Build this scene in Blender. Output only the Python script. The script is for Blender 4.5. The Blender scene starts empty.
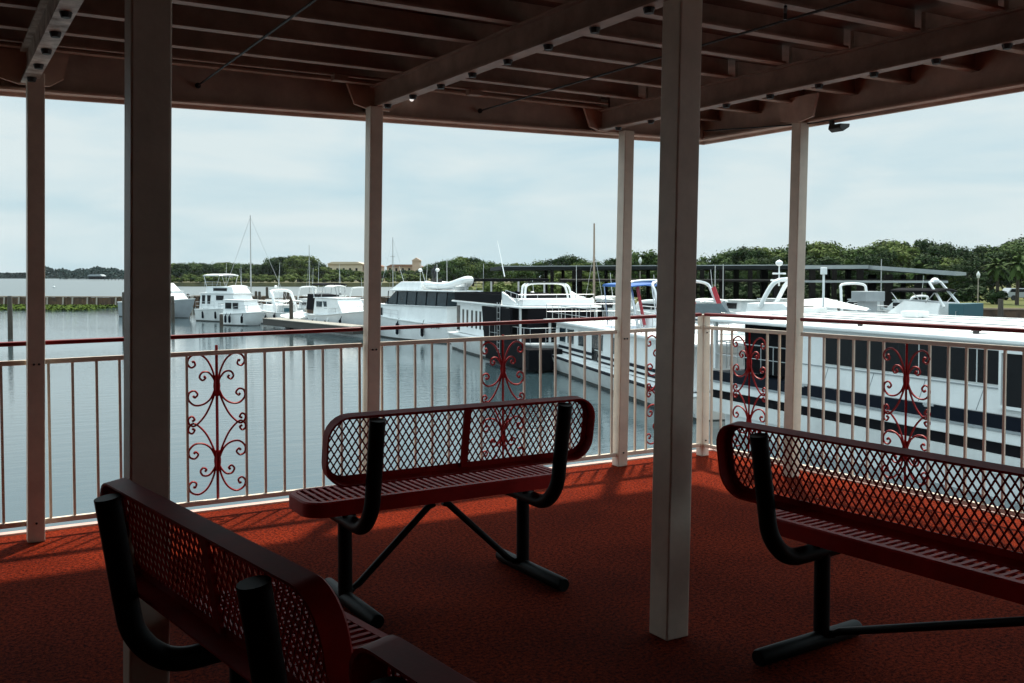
import bpy, math, random
from mathutils import Vector, Matrix
R_ = math.radians
random.seed(11)
scene = bpy.context.scene
# ------------------------------------------------------------------ camera
CAM = Vector((-5.104, -5.719, 1.395)); YAW = 30.715; PITCH = 2.055; F = 981.7
cd = bpy.data.cameras.new('camera'); cam = bpy.data.objects.new('camera', cd)
scene.collection.objects.link(cam); scene.camera = cam
cd.sensor_width = 36; cd.lens = F / 1024 * 36; cd.shift_y = -31.7 / 1024
cd.clip_start = .05; cd.clip_end = 6000
cam.location = CAM
cam.rotation_euler = (R_(90 - PITCH), 0, R_(-YAW))
cd.shift_y = -0.0310
# ------------------------------------------------------------------ light
SUN_EL, SUN_AZ = 62, 43          # azimuth clockwise from +Y
w = bpy.data.worlds.new('World'); scene.world = w; w.use_nodes = True
nt = w.node_tree; N = nt.nodes; L = nt.links
for n in list(N): N.remove(n)
wo = N.new('ShaderNodeOutputWorld'); bg = N.new('ShaderNodeBackground'); bg.inputs[1].default_value = .085
sky = N.new('ShaderNodeTexSky'); sky.sky_type = 'NISHITA'; sky.sun_disc = False
sky.sun_elevation = R_(SUN_EL); sky.sun_rotation = R_(SUN_AZ); sky.air_density = 1.0; sky.dust_density = 1.5; sky.ozone_density = 1.2
tc = N.new('ShaderNodeTexCoord'); mp = N.new('ShaderNodeMapping'); mp.inputs['Scale'].default_value = (1, 1, 4.2)
no = N.new('ShaderNodeTexNoise'); no.inputs['Scale'].default_value = 4.6; no.inputs['Detail'].default_value = 8; no.inputs['Roughness'].default_value = .5; no.inputs['Distortion'].default_value = .35
cr = N.new('ShaderNodeValToRGB'); cr.color_ramp.elements[0].position = .38; cr.color_ramp.elements[1].position = .64
cr.color_ramp.elements[0].color = (.25, .25, .25, 1); cr.color_ramp.elements[1].color = (.97, .97, .97, 1)
m0 = N.new('ShaderNodeMixRGB'); m0.inputs[0].default_value = .85; m0.inputs[2].default_value = (4.5, 6.8, 7.8, 1)
mx = N.new('ShaderNodeMixRGB'); mx.inputs[2].default_value = (7.1, 8.1, 8.25, 1)
L.new(tc.outputs['Generated'], mp.inputs[0]); L.new(mp.outputs[0], no.inputs[0]); L.new(no.outputs[0], cr.inputs[0])
L.new(cr.outputs[0], mx.inputs[0]); L.new(sky.outputs[0], m0.inputs[1]); L.new(m0.outputs[0], mx.inputs[1]); sp = N.new('ShaderNodeSeparateXYZ'); mr = N.new('ShaderNodeMapRange'); mr.inputs[1].default_value = .22; mr.inputs[2].default_value = 1; mr.inputs[3].default_value = 1; mr.inputs[4].default_value = 3.0
m2 = N.new('ShaderNodeVectorMath'); m2.operation = 'SCALE'
L.new(tc.outputs['Generated'], sp.inputs[0]); L.new(sp.outputs[2], mr.inputs[0]); L.new(mr.outputs[0], m2.inputs['Scale']); L.new(mx.outputs[0], m2.inputs[0]); L.new(m2.outputs[0], bg.inputs[0]); L.new(bg.outputs[0], wo.inputs[0])
sl = bpy.data.lights.new('sun', 'SUN'); sl.energy = 5.0; sl.angle = R_(2.5); sl.color = (1, .89, .74)
so = bpy.data.objects.new('sun', sl); scene.collection.objects.link(so)
sd = Vector((math.sin(R_(SUN_AZ)) * math.cos(R_(SUN_EL)), math.cos(R_(SUN_AZ)) * math.cos(R_(SUN_EL)), math.sin(R_(SUN_EL))))
so.rotation_euler = sd.to_track_quat('Z', 'Y').to_euler(); so.location = sd * 50
scene.render.engine = 'CYCLES'
scene.view_settings.view_transform = 'Standard'; scene.view_settings.look = 'None'; scene.view_settings.gamma = 1
scene.view_settings.exposure = 0.26
scene.render.resolution_x = 1024; scene.render.resolution_y = 683
scene.cycles.max_bounces = 8; scene.cycles.diffuse_bounces = 5; scene.cycles.volume_bounces = 0
# ------------------------------------------------------------------ frames
WZ = CAM.z - 4.5                       # water level
yr = R_(YAW)
FW = Vector((math.sin(yr), math.cos(yr), 0)); RT = Vector((math.cos(yr), -math.sin(yr), 0))
def at(px, D, z=0.0):                  # place on the water at bearing px and distance D
    p = CAM + FW * D + RT * ((px - 512) / F * D); return Vector((p.x, p.y, WZ + z))
# ------------------------------------------------------------------ materials
def mat(name, col, rough=.6, metal=0, spec=.5, var=0, vscale=5, bump=0, bscale=60, col2=None, coat=0, bdist=.01):
    m = bpy.data.materials.new(name); m.use_nodes = True
    t = m.node_tree; b = t.nodes['Principled BSDF']
    b.inputs['Base Color'].default_value = (*col, 1); b.inputs['Roughness'].default_value = rough
    b.inputs['Metallic'].default_value = metal; b.inputs['Specular IOR Level'].default_value = spec
    if coat: b.inputs['Coat Weight'].default_value = coat
    co = t.nodes.new('ShaderNodeTexCoord')
    if var or col2:
        n = t.nodes.new('ShaderNodeTexNoise'); n.inputs['Scale'].default_value = vscale; n.inputs['Detail'].default_value = 6; n.inputs['Roughness'].default_value = .65
        r = t.nodes.new('ShaderNodeValToRGB'); r.color_ramp.elements[0].position = .35; r.color_ramp.elements[1].position = .68
        c2 = col2 if col2 else tuple(c * (1 - var) for c in col)
        r.color_ramp.elements[0].color = (*c2, 1); r.color_ramp.elements[1].color = (*col, 1)
        t.links.new(co.outputs['Object'], n.inputs[0]); t.links.new(n.outputs[0], r.inputs[0]); t.links.new(r.outputs[0], b.inputs['Base Color'])
    if bump:
        n = t.nodes.new('ShaderNodeTexNoise'); n.inputs['Scale'].default_value = bscale; n.inputs['Detail'].default_value = 4
        bp = t.nodes.new('ShaderNodeBump'); bp.inputs['Strength'].default_value = bump; bp.inputs['Distance'].default_value = bdist
        t.links.new(co.outputs['Object'], n.inputs[0]); t.links.new(n.outputs[0], bp.inputs['Height']); t.links.new(bp.outputs[0], b.inputs['Normal'])
    return m
M = {}
M['cream'] = mat('cream_paint', (.80, .69, .57), .5, spec=.3, var=.2, vscale=5, bump=.25, bscale=35, bdist=.004)
M['cream_dirty'] = mat('worn_cream_paint', (.62, .55, .48), .5, spec=.3, col2=(.16, .10, .07), vscale=9, bump=.3, bscale=50, bdist=.004)
M['under'] = mat('ceiling_paint', (.21, .11, .08), .7, spec=.1, var=.5, vscale=3, bump=.3, bscale=25, bdist=.006)
M['joist'] = mat('joist_paint', (.40, .25, .19), .5, spec=.25, var=.4, vscale=6, bump=.2, bscale=40, bdist=.004)
M['fascia'] = mat('fascia_paint', (.66, .45, .36), .6, spec=.2, var=.3, vscale=4, bump=.25, bscale=30, bdist=.005)
M['rail_red'] = mat('handrail_red', (.22, .008, .008), .4, spec=.25, var=.3, vscale=12)
M['scroll_red'] = mat('scroll_red', (.40, .008, .012), .5, spec=.25, var=.35, vscale=25)
M['bench_red'] = mat('bench_red_coating', (.40, .010, .008), .52, spec=.13, var=.35, vscale=9, bump=.12, bscale=120, bdist=.002)
M['black'] = mat('black_tube_paint', (.005, .005, .005), .5, spec=.12, var=.3, vscale=15)
M['dark'] = mat('dark_fitting', (.02, .018, .017), .6)
M['lip'] = mat('deck_lip_paint', (.55, .36, .31), .5, var=.2, vscale=8)
M['gutter'] = mat('deck_edge_grey', (.42, .47, .49), .5, var=.2, vscale=3)
M['gel'] = mat('white_gelcoat', (.82, .84, .84), .35, var=.12, vscale=1.3)
M['gel2'] = mat('aged_white_gelcoat', (.72, .74, .73), .42, var=.22, vscale=1.0)
M['greyhull'] = mat('grey_hull', (.30, .33, .35), .4, var=.2, vscale=1)
M['bootred'] = mat('bottom_paint', (.05, .055, .05), .6, var=.4, vscale=2)
M['navy'] = mat('navy_stripe', (.004, .007, .014), .6, spec=.1)
M['glass'] = mat('dark_glass', (.006, .007, .009), .12, spec=.18)
M['tealglass'] = mat('tinted_clear_vinyl', (.02, .04, .052), .15, spec=.35, var=.5, vscale=2)
M['steel'] = mat('stainless', (.55, .56, .57), .3, metal=.9)
M['alu'] = mat('mast_aluminium', (.42, .42, .41), .45, metal=.2)
M['woodmast'] = mat('mast_wood', (.25, .19, .14), .5)
M['canvas_and_shade'] = mat('black_canvas_and_shade', (.007, .007, .009), .9, spec=.08)  # for canvas, and for black panels that imitate porch shade
M['bluecanvas'] = mat('blue_canvas', (.015, .12, .42), .7, var=.25, vscale=1.5)
M['tealcanvas'] = mat('teal_canvas', (.02, .08, .10), .7)
M['redstripe'] = mat('red_stripe', (.32, .02, .03), .5)
M['pile'] = mat('piling_wood', (.075, .06, .045), .85, var=.5, vscale=4, bump=.5, bscale=12)
M['dockwood'] = mat('dock_planks', (.34, .32, .28), .8, var=.35, vscale=3)
M['dockside'] = mat('dock_side', (.05, .045, .04), .8)
M['wallwood'] = mat('bulkhead_timber', (.15, .085, .045), .85, col2=(.05, .03, .02), vscale=1.2, bump=.4, bscale=4)
M['wallcap'] = mat('bulkhead_cap', (.30, .22, .16), .8, var=.3, vscale=1)
M['conc'] = mat('concrete', (.42, .37, .31), .8, var=.3, vscale=2)
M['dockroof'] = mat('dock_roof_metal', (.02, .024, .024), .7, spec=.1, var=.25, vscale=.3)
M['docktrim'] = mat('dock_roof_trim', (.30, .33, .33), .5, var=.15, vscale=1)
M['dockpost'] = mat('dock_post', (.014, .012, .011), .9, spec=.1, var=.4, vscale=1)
M['grass'] = mat('lawn', (.06, .085, .02), .95, spec=.1, col2=(.10, .09, .035), vscale=.15, bump=.3, bscale=3)
M['bank'] = mat('bank_grass', (.17, .15, .06), .95, col2=(.07, .07, .035), vscale=.12)
M['leafd'] = mat('leaf_dark', (.024, .048, .013), .8, spec=.12, var=.4, vscale=.6)
M['leafm'] = mat('leaf_mid', (.055, .092, .022), .8, spec=.12, var=.35, vscale=.6)
M['leafl'] = mat('leaf_light', (.095, .13, .03), .8, spec=.12, var=.35, vscale=.6)
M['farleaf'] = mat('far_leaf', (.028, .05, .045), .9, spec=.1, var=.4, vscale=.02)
M['trunk'] = mat('bark', (.06, .045, .035), .9, var=.3, vscale=2)
M['stucco'] = mat('cream_stucco', (.55, .46, .34), .8, var=.1, vscale=.1)
M['terra'] = mat('pink_stucco', (.50, .36, .27), .8, var=.1, vscale=.1)
M['tile'] = mat('roof_tile', (.28, .14, .09), .8, var=.3, vscale=.4)
M['plants'] = mat('water_plants', (.08, .12, .012), .9, spec=.1, col2=(.02, .04, .006), vscale=1.0)
M['lampwhite'] = mat('lamp_globe', (.75, .76, .74), .4)
M['car'] = mat('silver_paint', (.35, .37, .39), .3, metal=.3)
M['tyre'] = mat('tyre_rubber', (.02, .02, .02), .8)
M['person'] = mat('dark_clothes', (.025, .025, .03), .8)
# carpet
def carpet():
    m = bpy.data.materials.new('red_carpet'); m.use_nodes = True; t = m.node_tree; b = t.nodes['Principled BSDF']
    b.inputs['Roughness'].default_value = .95; b.inputs['Specular IOR Level'].default_value = .04
    b.inputs['Sheen Weight'].default_value = .0; b.inputs['Sheen Tint'].default_value = (1, .35, .2, 1)
    co = t.nodes.new('ShaderNodeTexCoord')
    n1 = t.nodes.new('ShaderNodeTexNoise'); n1.inputs['Scale'].default_value = 62; n1.inputs['Detail'].default_value = 8; n1.inputs['Roughness'].default_value = .88
    n2 = t.nodes.new('ShaderNodeTexNoise'); n2.inputs['Scale'].default_value = 1.6; n2.inputs['Detail'].default_value = 5
    r = t.nodes.new('ShaderNodeValToRGB'); r.color_ramp.elements[0].position = .43; r.color_ramp.elements[1].position = .59
    r.color_ramp.elements[0].color = (.020, .0012, .0008, 1); r.color_ramp.elements[1].color = (.40, .043, .011, 1)
    r2 = t.nodes.new('ShaderNodeValToRGB'); r2.color_ramp.elements[0].position = .3; r2.color_ramp.elements[1].position = .7
    r2.color_ramp.elements[0].color = (.55, .50, .50, 1); r2.color_ramp.elements[1].color = (1, 1, 1, 1)
    mu = t.nodes.new('ShaderNodeMixRGB'); mu.blend_type = 'MULTIPLY'; mu.inputs[0].default_value = 1
    t.links.new(co.outputs['Object'], n1.inputs[0]); t.links.new(co.outputs['Object'], n2.inputs[0])
    t.links.new(n1.outputs[0], r.inputs[0]); t.links.new(n2.outputs[0], r2.inputs[0])
    t.links.new(r.outputs[0], mu.inputs[1]); t.links.new(r2.outputs[0], mu.inputs[2]); t.links.new(mu.outputs[0], b.inputs['Base Color'])
    bp = t.nodes.new('ShaderNodeBump'); bp.inputs['Strength'].default_value = 1; bp.inputs['Distance'].default_value = .012
    t.links.new(n1.outputs[0], bp.inputs['Height']); t.links.new(bp.outputs[0], b.inputs['Normal'])
    return m
M['carpet'] = carpet()
M['bulb'] = mat('lit_bulb', (.8, .78, .72), .3); M['bulb'].node_tree.nodes['Principled BSDF'].inputs['Emission Color'].default_value = (1, .95, .9, 1); M['bulb'].node_tree.nodes['Principled BSDF'].inputs['Emission Strength'].default_value = .8
def water_mat():
    m = bpy.data.materials.new('lake_water'); m.use_nodes = True; t = m.node_tree; b = t.nodes['Principled BSDF']
    b.inputs['Base Color'].default_value = (.030, .054, .064, 1); b.inputs['Roughness'].default_value = .03; b.inputs['IOR'].default_value = 1.7
    b.inputs['Specular IOR Level'].default_value = .6
    co = t.nodes.new('ShaderNodeTexCoord'); mp = t.nodes.new('ShaderNodeMapping'); mp.inputs['Rotation'].default_value = (0, 0, R_(YAW)); mp.inputs['Scale'].default_value = (.45, 1.0, 1)
    n1 = t.nodes.new('ShaderNodeTexNoise'); n1.inputs['Scale'].default_value = 1.9; n1.inputs['Detail'].default_value = 5; n1.inputs['Roughness'].default_value = .6
    n2 = t.nodes.new('ShaderNodeTexNoise'); n2.inputs['Scale'].default_value = .035; n2.inputs['Detail'].default_value = 3
    r2 = t.nodes.new('ShaderNodeMapRange'); r2.inputs[1].default_value = .35; r2.inputs[2].default_value = .7; r2.inputs[3].default_value = .035; r2.inputs[4].default_value = .20
    t.links.new(co.outputs['Object'], mp.inputs[0]); t.links.new(mp.outputs[0], n1.inputs[0]); t.links.new(co.outputs['Object'], n2.inputs[0])
    t.links.new(n2.outputs[0], r2.inputs[0])
    dp = t.nodes.new('ShaderNodeVectorMath'); dp.operation = 'DOT_PRODUCT'; dp.inputs[1].default_value = (FW.x, FW.y, 0)
    rr = t.nodes.new('ShaderNodeMapRange'); rr.inputs[1].default_value = 110; rr.inputs[2].default_value = 190; rr.inputs[3].default_value = .035; rr.inputs[4].default_value = .42
    t.links.new(co.outputs['Object'], dp.inputs[0]); t.links.new(dp.outputs['Value'], rr.inputs[0]); t.links.new(rr.outputs[0], b.inputs['Roughness'])
    bp = t.nodes.new('ShaderNodeBump'); bp.inputs['Distance'].default_value = .16
    t.links.new(r2.outputs[0], bp.inputs['Strength']); t.links.new(n1.outputs[0], bp.inputs['Height']); t.links.new(bp.outputs[0], b.inputs['Normal'])
    return m
M['water'] = water_mat()
# ------------------------------------------------------------------ mesh helpers
class MB:
    def __init__(s): s.v = []; s.f = []
    def add(s, vs, fs):
        o = len(s.v); s.v += [tuple(v) for v in vs]; s.f += [tuple(i + o for i in f) for f in fs]; return s
    def box(s, c, d, rz=0, rx=0, ry=0):
        m = Matrix.Translation(Vector(c)) @ Matrix.Rotation(rz, 4, 'Z') @ Matrix.Rotation(ry, 4, 'Y') @ Matrix.Rotation(rx, 4, 'X')
        h = [x / 2 for x in d]
        vs = [m @ Vector((sx * h[0], sy * h[1], sz * h[2])) for sx in (-1, 1) for sy in (-1, 1) for sz in (-1, 1)]
        return s.add(vs, [(0, 1, 3, 2), (4, 6, 7, 5), (0, 4, 5, 1), (2, 3, 7, 6), (0, 2, 6, 4), (1, 5, 7, 3)])
    def bb(s, x0, x1, y0, y1, z0, z1): return s.box(((x0 + x1) / 2, (y0 + y1) / 2, (z0 + z1) / 2), (x1 - x0, y1 - y0, z1 - z0))
    def tube(s, pts, r, n=8, cap=True, sq=False, up=None):
        pts = [Vector(p) for p in pts]; k = len(pts); rr = r if hasattr(r, '__len__') else [r] * k
        vs = []; prev = None
        for i, p in enumerate(pts):
            t = (pts[min(i + 1, k - 1)] - pts[max(i - 1, 0)]).normalized()
            if prev is None:
                a = Vector(up) if up else (Vector((0, 0, 1)) if abs(t.z) < .9 else Vector((1, 0, 0)))
                u = (a - t * a.dot(t)).normalized()
            else: u = (prev - t * prev.dot(t)).normalized()
            prev = u; v = t.cross(u)
            for j in range(n):
                an = 2 * math.pi * (j + (.5 if sq else 0)) / n
                vs.append(p + (u * math.cos(an) + v * math.sin(an)) * rr[i])
        fs = [(i * n + j, i * n + (j + 1) % n, (i + 1) * n + (j + 1) % n, (i + 1) * n + j) for i in range(k - 1) for j in range(n)]
        if cap: fs += [tuple(range(n))[::-1], tuple((k - 1) * n + j for j in range(n))]
        return s.add(vs, fs)
    def bar(s, a, b, wd, ht):             # rectangular bar from a to b, wd sideways and ht up
        a = Vector(a); b = Vector(b); t = (b - a).normalized()
        u = Vector((0, 0, 1)); u = (u - t * u.dot(t)); u = u.normalized() if u.length > .01 else Vector((0, 1, 0)); v = t.cross(u)
        vs = [p + v * sx * wd / 2 + u * sz * ht / 2 for p in (a, b) for sx, sz in ((-1, -1), (1, -1), (1, 1), (-1, 1))]
        return s.add(vs, [(0, 1, 2, 3), (7, 6, 5, 4), (0, 4, 5, 1), (1, 5, 6, 2), (2, 6, 7, 3), (3, 7, 4, 0)])
    def prism(s, poly, axis, a, b):       # polygon in the other two axes, extruded along axis
        n = len(poly); vs = []
        for h in (a, b):
            for p, q in poly: vs.append({'x': (h, p, q), 'y': (p, h, q), 'z': (p, q, h)}[axis])
        return s.add(vs, [tuple(range(n)), tuple(range(2 * n - 1, n - 1, -1))] + [(i, (i + 1) % n, n + (i + 1) % n, n + i) for i in range(n)])
    def loft(s, secs, cap=True):
        n = len(secs[0]); vs = [p for q in secs for p in q]
        fs = [(i * n + j, i * n + j + 1, (i + 1) * n + j + 1, (i + 1) * n + j) for i in range(len(secs) - 1) for j in range(n - 1)]
        if cap: fs += [tuple(range(n))[::-1], tuple((len(secs) - 1) * n + j for j in range(n))]
        return s.add(vs, fs)
    def ball(s, c, r, n=10, sz=1):
        vs = []; fs = []; m = n // 2
        for i in range(m + 1):
            th = math.pi * i / m
            for j in range(n):
                ph = 2 * math.pi * j / n
                vs.append((c[0] + r * math.sin(th) * math.cos(ph), c[1] + r * math.sin(th) * math.sin(ph), c[2] + r * sz * math.cos(th)))
        fs = [(i * n + j, (i + 1) * n + j, (i + 1) * n + (j + 1) % n, i * n + (j + 1) % n) for i in range(m) for j in range(n)]
        return s.add(vs, fs)
    def build(s, name, m, parent=None, smooth=False, bevel=0, loc=None):
        me = bpy.data.meshes.new(name); me.from_pydata(s.v, [], s.f)
        me.materials.append(M[m] if isinstance(m, str) else m)
        o = bpy.data.objects.new(name, me); scene.collection.objects.link(o)
        if parent: o.parent = parent
        if loc is not None: o.location = loc
        import bmesh
        b = bmesh.new(); b.from_mesh(me)
        if bevel or smooth: bmesh.ops.remove_doubles(b, verts=b.verts, dist=1e-5)
        bmesh.ops.recalc_face_normals(b, faces=b.faces); b.to_mesh(me); b.free()
        if smooth:
            for p in me.polygons: p.use_smooth = True
            me.set_sharp_from_angle(angle=R_(38))
        if bevel:
            bm = o.modifiers.new('bevel', 'BEVEL'); bm.width = bevel; bm.segments = 2; bm.limit_method = 'ANGLE'
        return o
def tag(o, label, cat, group=None, kind=None):
    if label: o['label'] = label
    if cat: o['category'] = cat
    if group: o['group'] = group
    if kind: o['kind'] = kind
    return o
def thing(name, label, cat, loc=(0, 0, 0), rz=0, group=None):
    o = bpy.data.objects.new(name, None); scene.collection.objects.link(o); o.empty_display_size = .3
    o.location = loc; o.rotation_euler = (0, 0, rz); return tag(o, label, cat, group)
def kids(o): return [c for c in scene.collection.objects if c.parent == o]
def dup(root, loc, rz=0, label=None, scale=None):
    def cp(o, par):
        c = o.copy(); scene.collection.objects.link(c); c.parent = par
        for k in kids(o): cp(k, c)
        return c
    r = cp(root, None); r.location = loc; r.rotation_euler = (0, 0, rz)
    if label: r['label'] = label
    if scale is not None: r.scale = scale if hasattr(scale, '__len__') else (scale,) * 3
    return r
def structure(o): o['kind'] = 'structure'; return o
def smoothpath(p, k=6):
    p = [Vector(q) for q in p]; o = []
    for i in range(len(p) - 1):
        a = p[max(i - 1, 0)]; b = p[i]; c = p[i + 1]; d = p[min(i + 2, len(p) - 1)]
        for j in range(k):
            t = j / k
            o.append(.5 * ((2 * b) + (c - a) * t + (2 * a - 5 * b + 4 * c - d) * t * t + (3 * b - a - 3 * c + d) * t ** 3))
    return o + [p[-1]]
LEAN = RT * .0165                      # the boat's posts all lean a little
# ================================================================== STRUCTURE: water, land, deck
me = MB(); me.add([(-1400, -380, 0), (1500, -380, 0), (1500, 1800, 0), (-1400, 1800, 0)], [(0, 1, 2, 3)])
structure(me.build('water', 'water', loc=(0, 0, WZ)))
# right-hand shore with lawn
def ground(name, pts, z, m, depth=3.0):
    b = MB(); top = [Vector((p.x, p.y, WZ + z)) for p in pts]; bot = [Vector((p.x, p.y, WZ - depth)) for p in pts]; n = len(pts)
    b.add(top + bot, [tuple(range(n))] + [(i, (i + 1) % n, n + (i + 1) % n, n + i) for i in range(n)])
    return structure(b.build(name, m))
ground('lawn', [at(455, 128), at(640, 100), at(860, 97), at(1500, 88), at(2100, 400), at(1000, 900), at(455, 600)], 1.15, 'grass')
ground('grass_bank', [at(128, 600), at(140, 430), at(172, 372), at(330, 360), at(480, 350), at(520, 380), at(560, 800), at(135, 1000)], 1.5, 'bank')
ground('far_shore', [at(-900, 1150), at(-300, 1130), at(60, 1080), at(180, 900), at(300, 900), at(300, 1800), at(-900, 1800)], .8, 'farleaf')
# deck
b = MB(); b.bb(-12, .21, -12, .115, -.05, 0); structure(b.build('deck_floor', 'carpet'))
b = MB(); b.bb(-12, .27, .117, .175, -.06, .012); b.bb(.212, .27, -12, .115, -.06, .012); structure(b.build('deck_lip', 'lip', bevel=.006))
b = MB(); b.bb(-12, .45, .178, .33, -.3, -.045); b.bb(.273, .42, -12, .176, -.3, -.045)
b.bb(-12, .45, -12, .33, -.55, -.301); structure(b.build('deck_edge', 'gutter'))
b = MB(); b.bb(-12, .36, -12, .25, -3.6, -.552); structure(b.build('lower_deck_side', 'gel2'))
# ================================================================== roof posts
def post(x, y, w, h, label, zb=0, name='roof_post'):
    b = MB(); hw = w / 2; vs = []
    for z in (0, h):
        o = LEAN * z
        vs += [(o.x - hw, o.y - hw, z), (o.x + hw, o.y - hw, z), (o.x + hw, o.y + hw, z), (o.x - hw, o.y + hw, z)]
    b.add(vs, [(3, 2, 1, 0), (4, 5, 6, 7), (0, 1, 5, 4), (1, 2, 6, 5), (2, 3, 7, 6), (3, 0, 4, 7)])
    o = b.build(name, 'cream', bevel=.006, loc=(x, y, zb)); return tag(o, label, 'post', 'square posts holding up the deck roof')
PX = {1: -4.645, 2: -2.748, 3: -.785}
PL = [
    post(PX[1], -.055, .083, 2.43, 'slim square post at the railing on the far left, in front of open water'),
    post(PX[2], -.01, .085, 2.43, 'square post at the railing standing behind the left end of the middle bench'),
    post(PX[3], .01, .083, 2.43, 'square post at the railing just right of the middle bench'),
    post(0.0, -.905, .083, 2.43, 'square post at the railing behind the left end of the right hand bench'),
    post(-2.662, -2.797, .108, 2.46, 'thick foreground post whose whole foot shows on the carpet between two benches'),
    post(-4.60, -2.84, .107, 2.46, 'thick dark foreground post rising behind the nearest bench on the left'),
]
def bolts(par, pts):
    for p in pts:
        b = MB(); b.tube([Vector(p) + Vector((0, .0, 0)), Vector(p) + Vector((0, -.006, 0))], .006, 8); b.build('bolt_head', 'dark', par)
for o in PL[:3]:
    bolts(o, [(LEAN.x * z - dx, LEAN.y * z - .0415, z) for z in (.93,) for dx in (.012, -.012)] + [(LEAN.x * .1, LEAN.y * .1 - .0415, .1)])
# corner railing post
b = MB(); b.bb(-.035, .035, -.035, .035, 0, 1.09); cp = b.build('corner_post', 'cream', bevel=.005, loc=(.01, .01, 0))
cp.rotation_euler = (R_(-.3), R_(.6), 0)
tag(cp, 'short cream corner post where the two railings meet', 'post'); bolts(cp, [(0, -.035, .12), (0, -.035, .95)])
b = MB(); b.bb(-12, .1, -7.0, -6.9, 0, 2.7); b.bb(-6.72, -6.62, -6.9, .05, 0, 2.7); shade_wall = thing('added_shade_wall', 'unseen dark red wall added behind and left of the view to shade the deck', 'wall', (0, 0, 0)); b.build('wall', 'under', shade_wall)  # unseen walls added to block light and darken the deck under the roof
for x in (-5.2, -1.6):  # doors on the unseen added wall
    b = MB(); b.bb(x - .45, x + .45, -6.898, -6.86, .02, 2.05); q = b.build('door', 'bench_red', shade_wall, bevel=.01)
    b = MB(); b.tube([(x + .35, -6.86, 1.0), (x + .35, -6.81, 1.0), (x + .25, -6.81, 1.0)], .012, 8); b.build('handle', 'steel', q)
# ================================================================== railings
ZR, ZP, ZB = 1.09, .99, .085
SC = [[(-5, 160), (-15, 215), (-40, 265), (-75, 288), (-106, 277), (-116, 252), (-102, 234), (-86, 242), (-90, 257), (-98, 255)],
      [(-5, 165), (-15, 190), (-35, 212), (-58, 212), (-69, 194), (-58, 180), (-46, 188), (-52, 197)],
      [(-5, 150), (-25, 105), (-55, 82), (-90, 80), (-114, 103), (-112, 130), (-92, 139), (-78, 124), (-88, 112), (-96, 119)],
      [(-5, 145), (-20, 95), (-50, 35), (-90, -4), (-112, 5), (-116, 25), (-102, 35), (-92, 22), (-102, 15)]]
def scroll(par, c, ax):
    """wrought iron scroll panel centred c (x,y) on the railing, ax = direction along the railing"""
    ax = Vector(ax); zc = (ZP + ZB) / 2; k = .00140; b = MB(); nrm = ax.cross(Vector((0, 0, 1)))
    for sx in (1, -1):
        for sz in (1, -1):
            for i, cv in enumerate(SC):
                p2 = smoothpath([(q[0], q[1], 0) for q in cv], 5)
                pts = [Vector((c[0], c[1], zc)) + ax * (p.x * k * sx) + Vector((0, 0, p.y * k * sz)) + nrm * (.003 * (i - 1.5)) for p in p2]
                b.tube(pts, [.0062 if j < len(pts) - 6 else .0075 for j in range(len(pts))], 5)
    s = b.build('scrollwork', 'scroll_red', par, smooth=True)
    b = MB(); st = []
    b.tube([(c[0], c[1], ZB), (c[0], c[1], ZP)], .0085, 4)
    for sz in (1, -1):
        zz = zc + sz * 155 * k
        b.tube([(c[0], c[1], zz + d) for d in (-.055, -.045, -.02, .02, .045, .055)], [.009, .013, .016, .016, .013, .009], 8)
        for a in range(6):
            an = a * math.pi / 3; o = (ax * math.cos(an) + nrm * math.sin(an)) * .012
            b.tube([(c[0] + o.x, c[1] + o.y, zz - .06), (c[0] + o.x * 1.25, c[1] + o.y * 1.25, zz), (c[0] + o.x, c[1] + o.y, zz + .06)], [.003, .006, .003], 6)
    b.build('centre_bar', 'scroll_red', par)
    return s
def railing(axis, a, c, label, gaps, sc):
    """railing bay from coordinate a to c along axis ('x' at y=0, or 'y' at x=0)"""
    def P(t, z): return (t, 0, z) if axis == 'x' else (0, t, z)
    ax = (1, 0, 0) if axis == 'x' else (0, 1, 0)
    t = thing('deck_railing', label, 'railing', (0, 0, 0), 0, 'railing bays around the deck')
    sag = (lambda u: -.012 * abs(u) if axis == 'x' else 0.0)
    b = MB(); b.bar(P(a, ZR + sag(a)), P(c, ZR + sag(c)), .045, .024); b.build('handrail', 'rail_red', t, bevel=.008)
    b = MB(); b.bar(P(a, ZP + sag(a)), P(c, ZP + sag(c)), .028, .026); b.build('top_rail', 'cream', t, bevel=.004)
    b = MB(); b.bar(P(a, ZB), P(c, ZB), .028, .028); b.build('bottom_rail', 'cream', t, bevel=.004)
    for g in gaps:
        b = MB(); b.bar(P(g, ZB + .014), P(g, ZP - .013 + sag(g)), .0135, .0135); b.build('baluster', 'cream', t)
    if sc is not None: scroll(t, P(sc, 0)[:2], ax)
    return t
def rng(a, b, n): return [a + (b - a) * i / (n - 1) for i in range(n)]
railing('x', -6.6, PX[1] - .012, 'cream railing bay running out of the picture on the far left', rng(-6.52, -4.79, 15), None)
railing('x', PX[1] + .042, PX[2] - .043, 'long railing bay with red scrollwork panel seen against the open lake', [-4.566, -4.449, -4.329, -4.212, -4.093, -3.973, -3.854, -3.518, -3.406, -3.291, -3.168, -3.048, -2.93, -2.81], -3.686)
railing('x', PX[2] + .043, PX[3] - .043, 'railing bay with red scrollwork panel seen behind the middle bench', [-2.66, -2.55, -2.43, -2.31, -2.19, -2.068, -1.945, -1.61, -1.478, -1.355, -1.231, -1.105, -.975, -.868], -1.777)
railing('x', PX[3] + .043, -.028, 'short railing bay with scrollwork half hidden behind the thick foreground post', [-.654, -.552, -.218, -.12], -.385)
railing('y', -.9, -.028, 'short railing bay with bright red scrollwork right of the corner post', [-.1, -.203, -.315, -.672, -.788, -.86], -.496)
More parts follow.
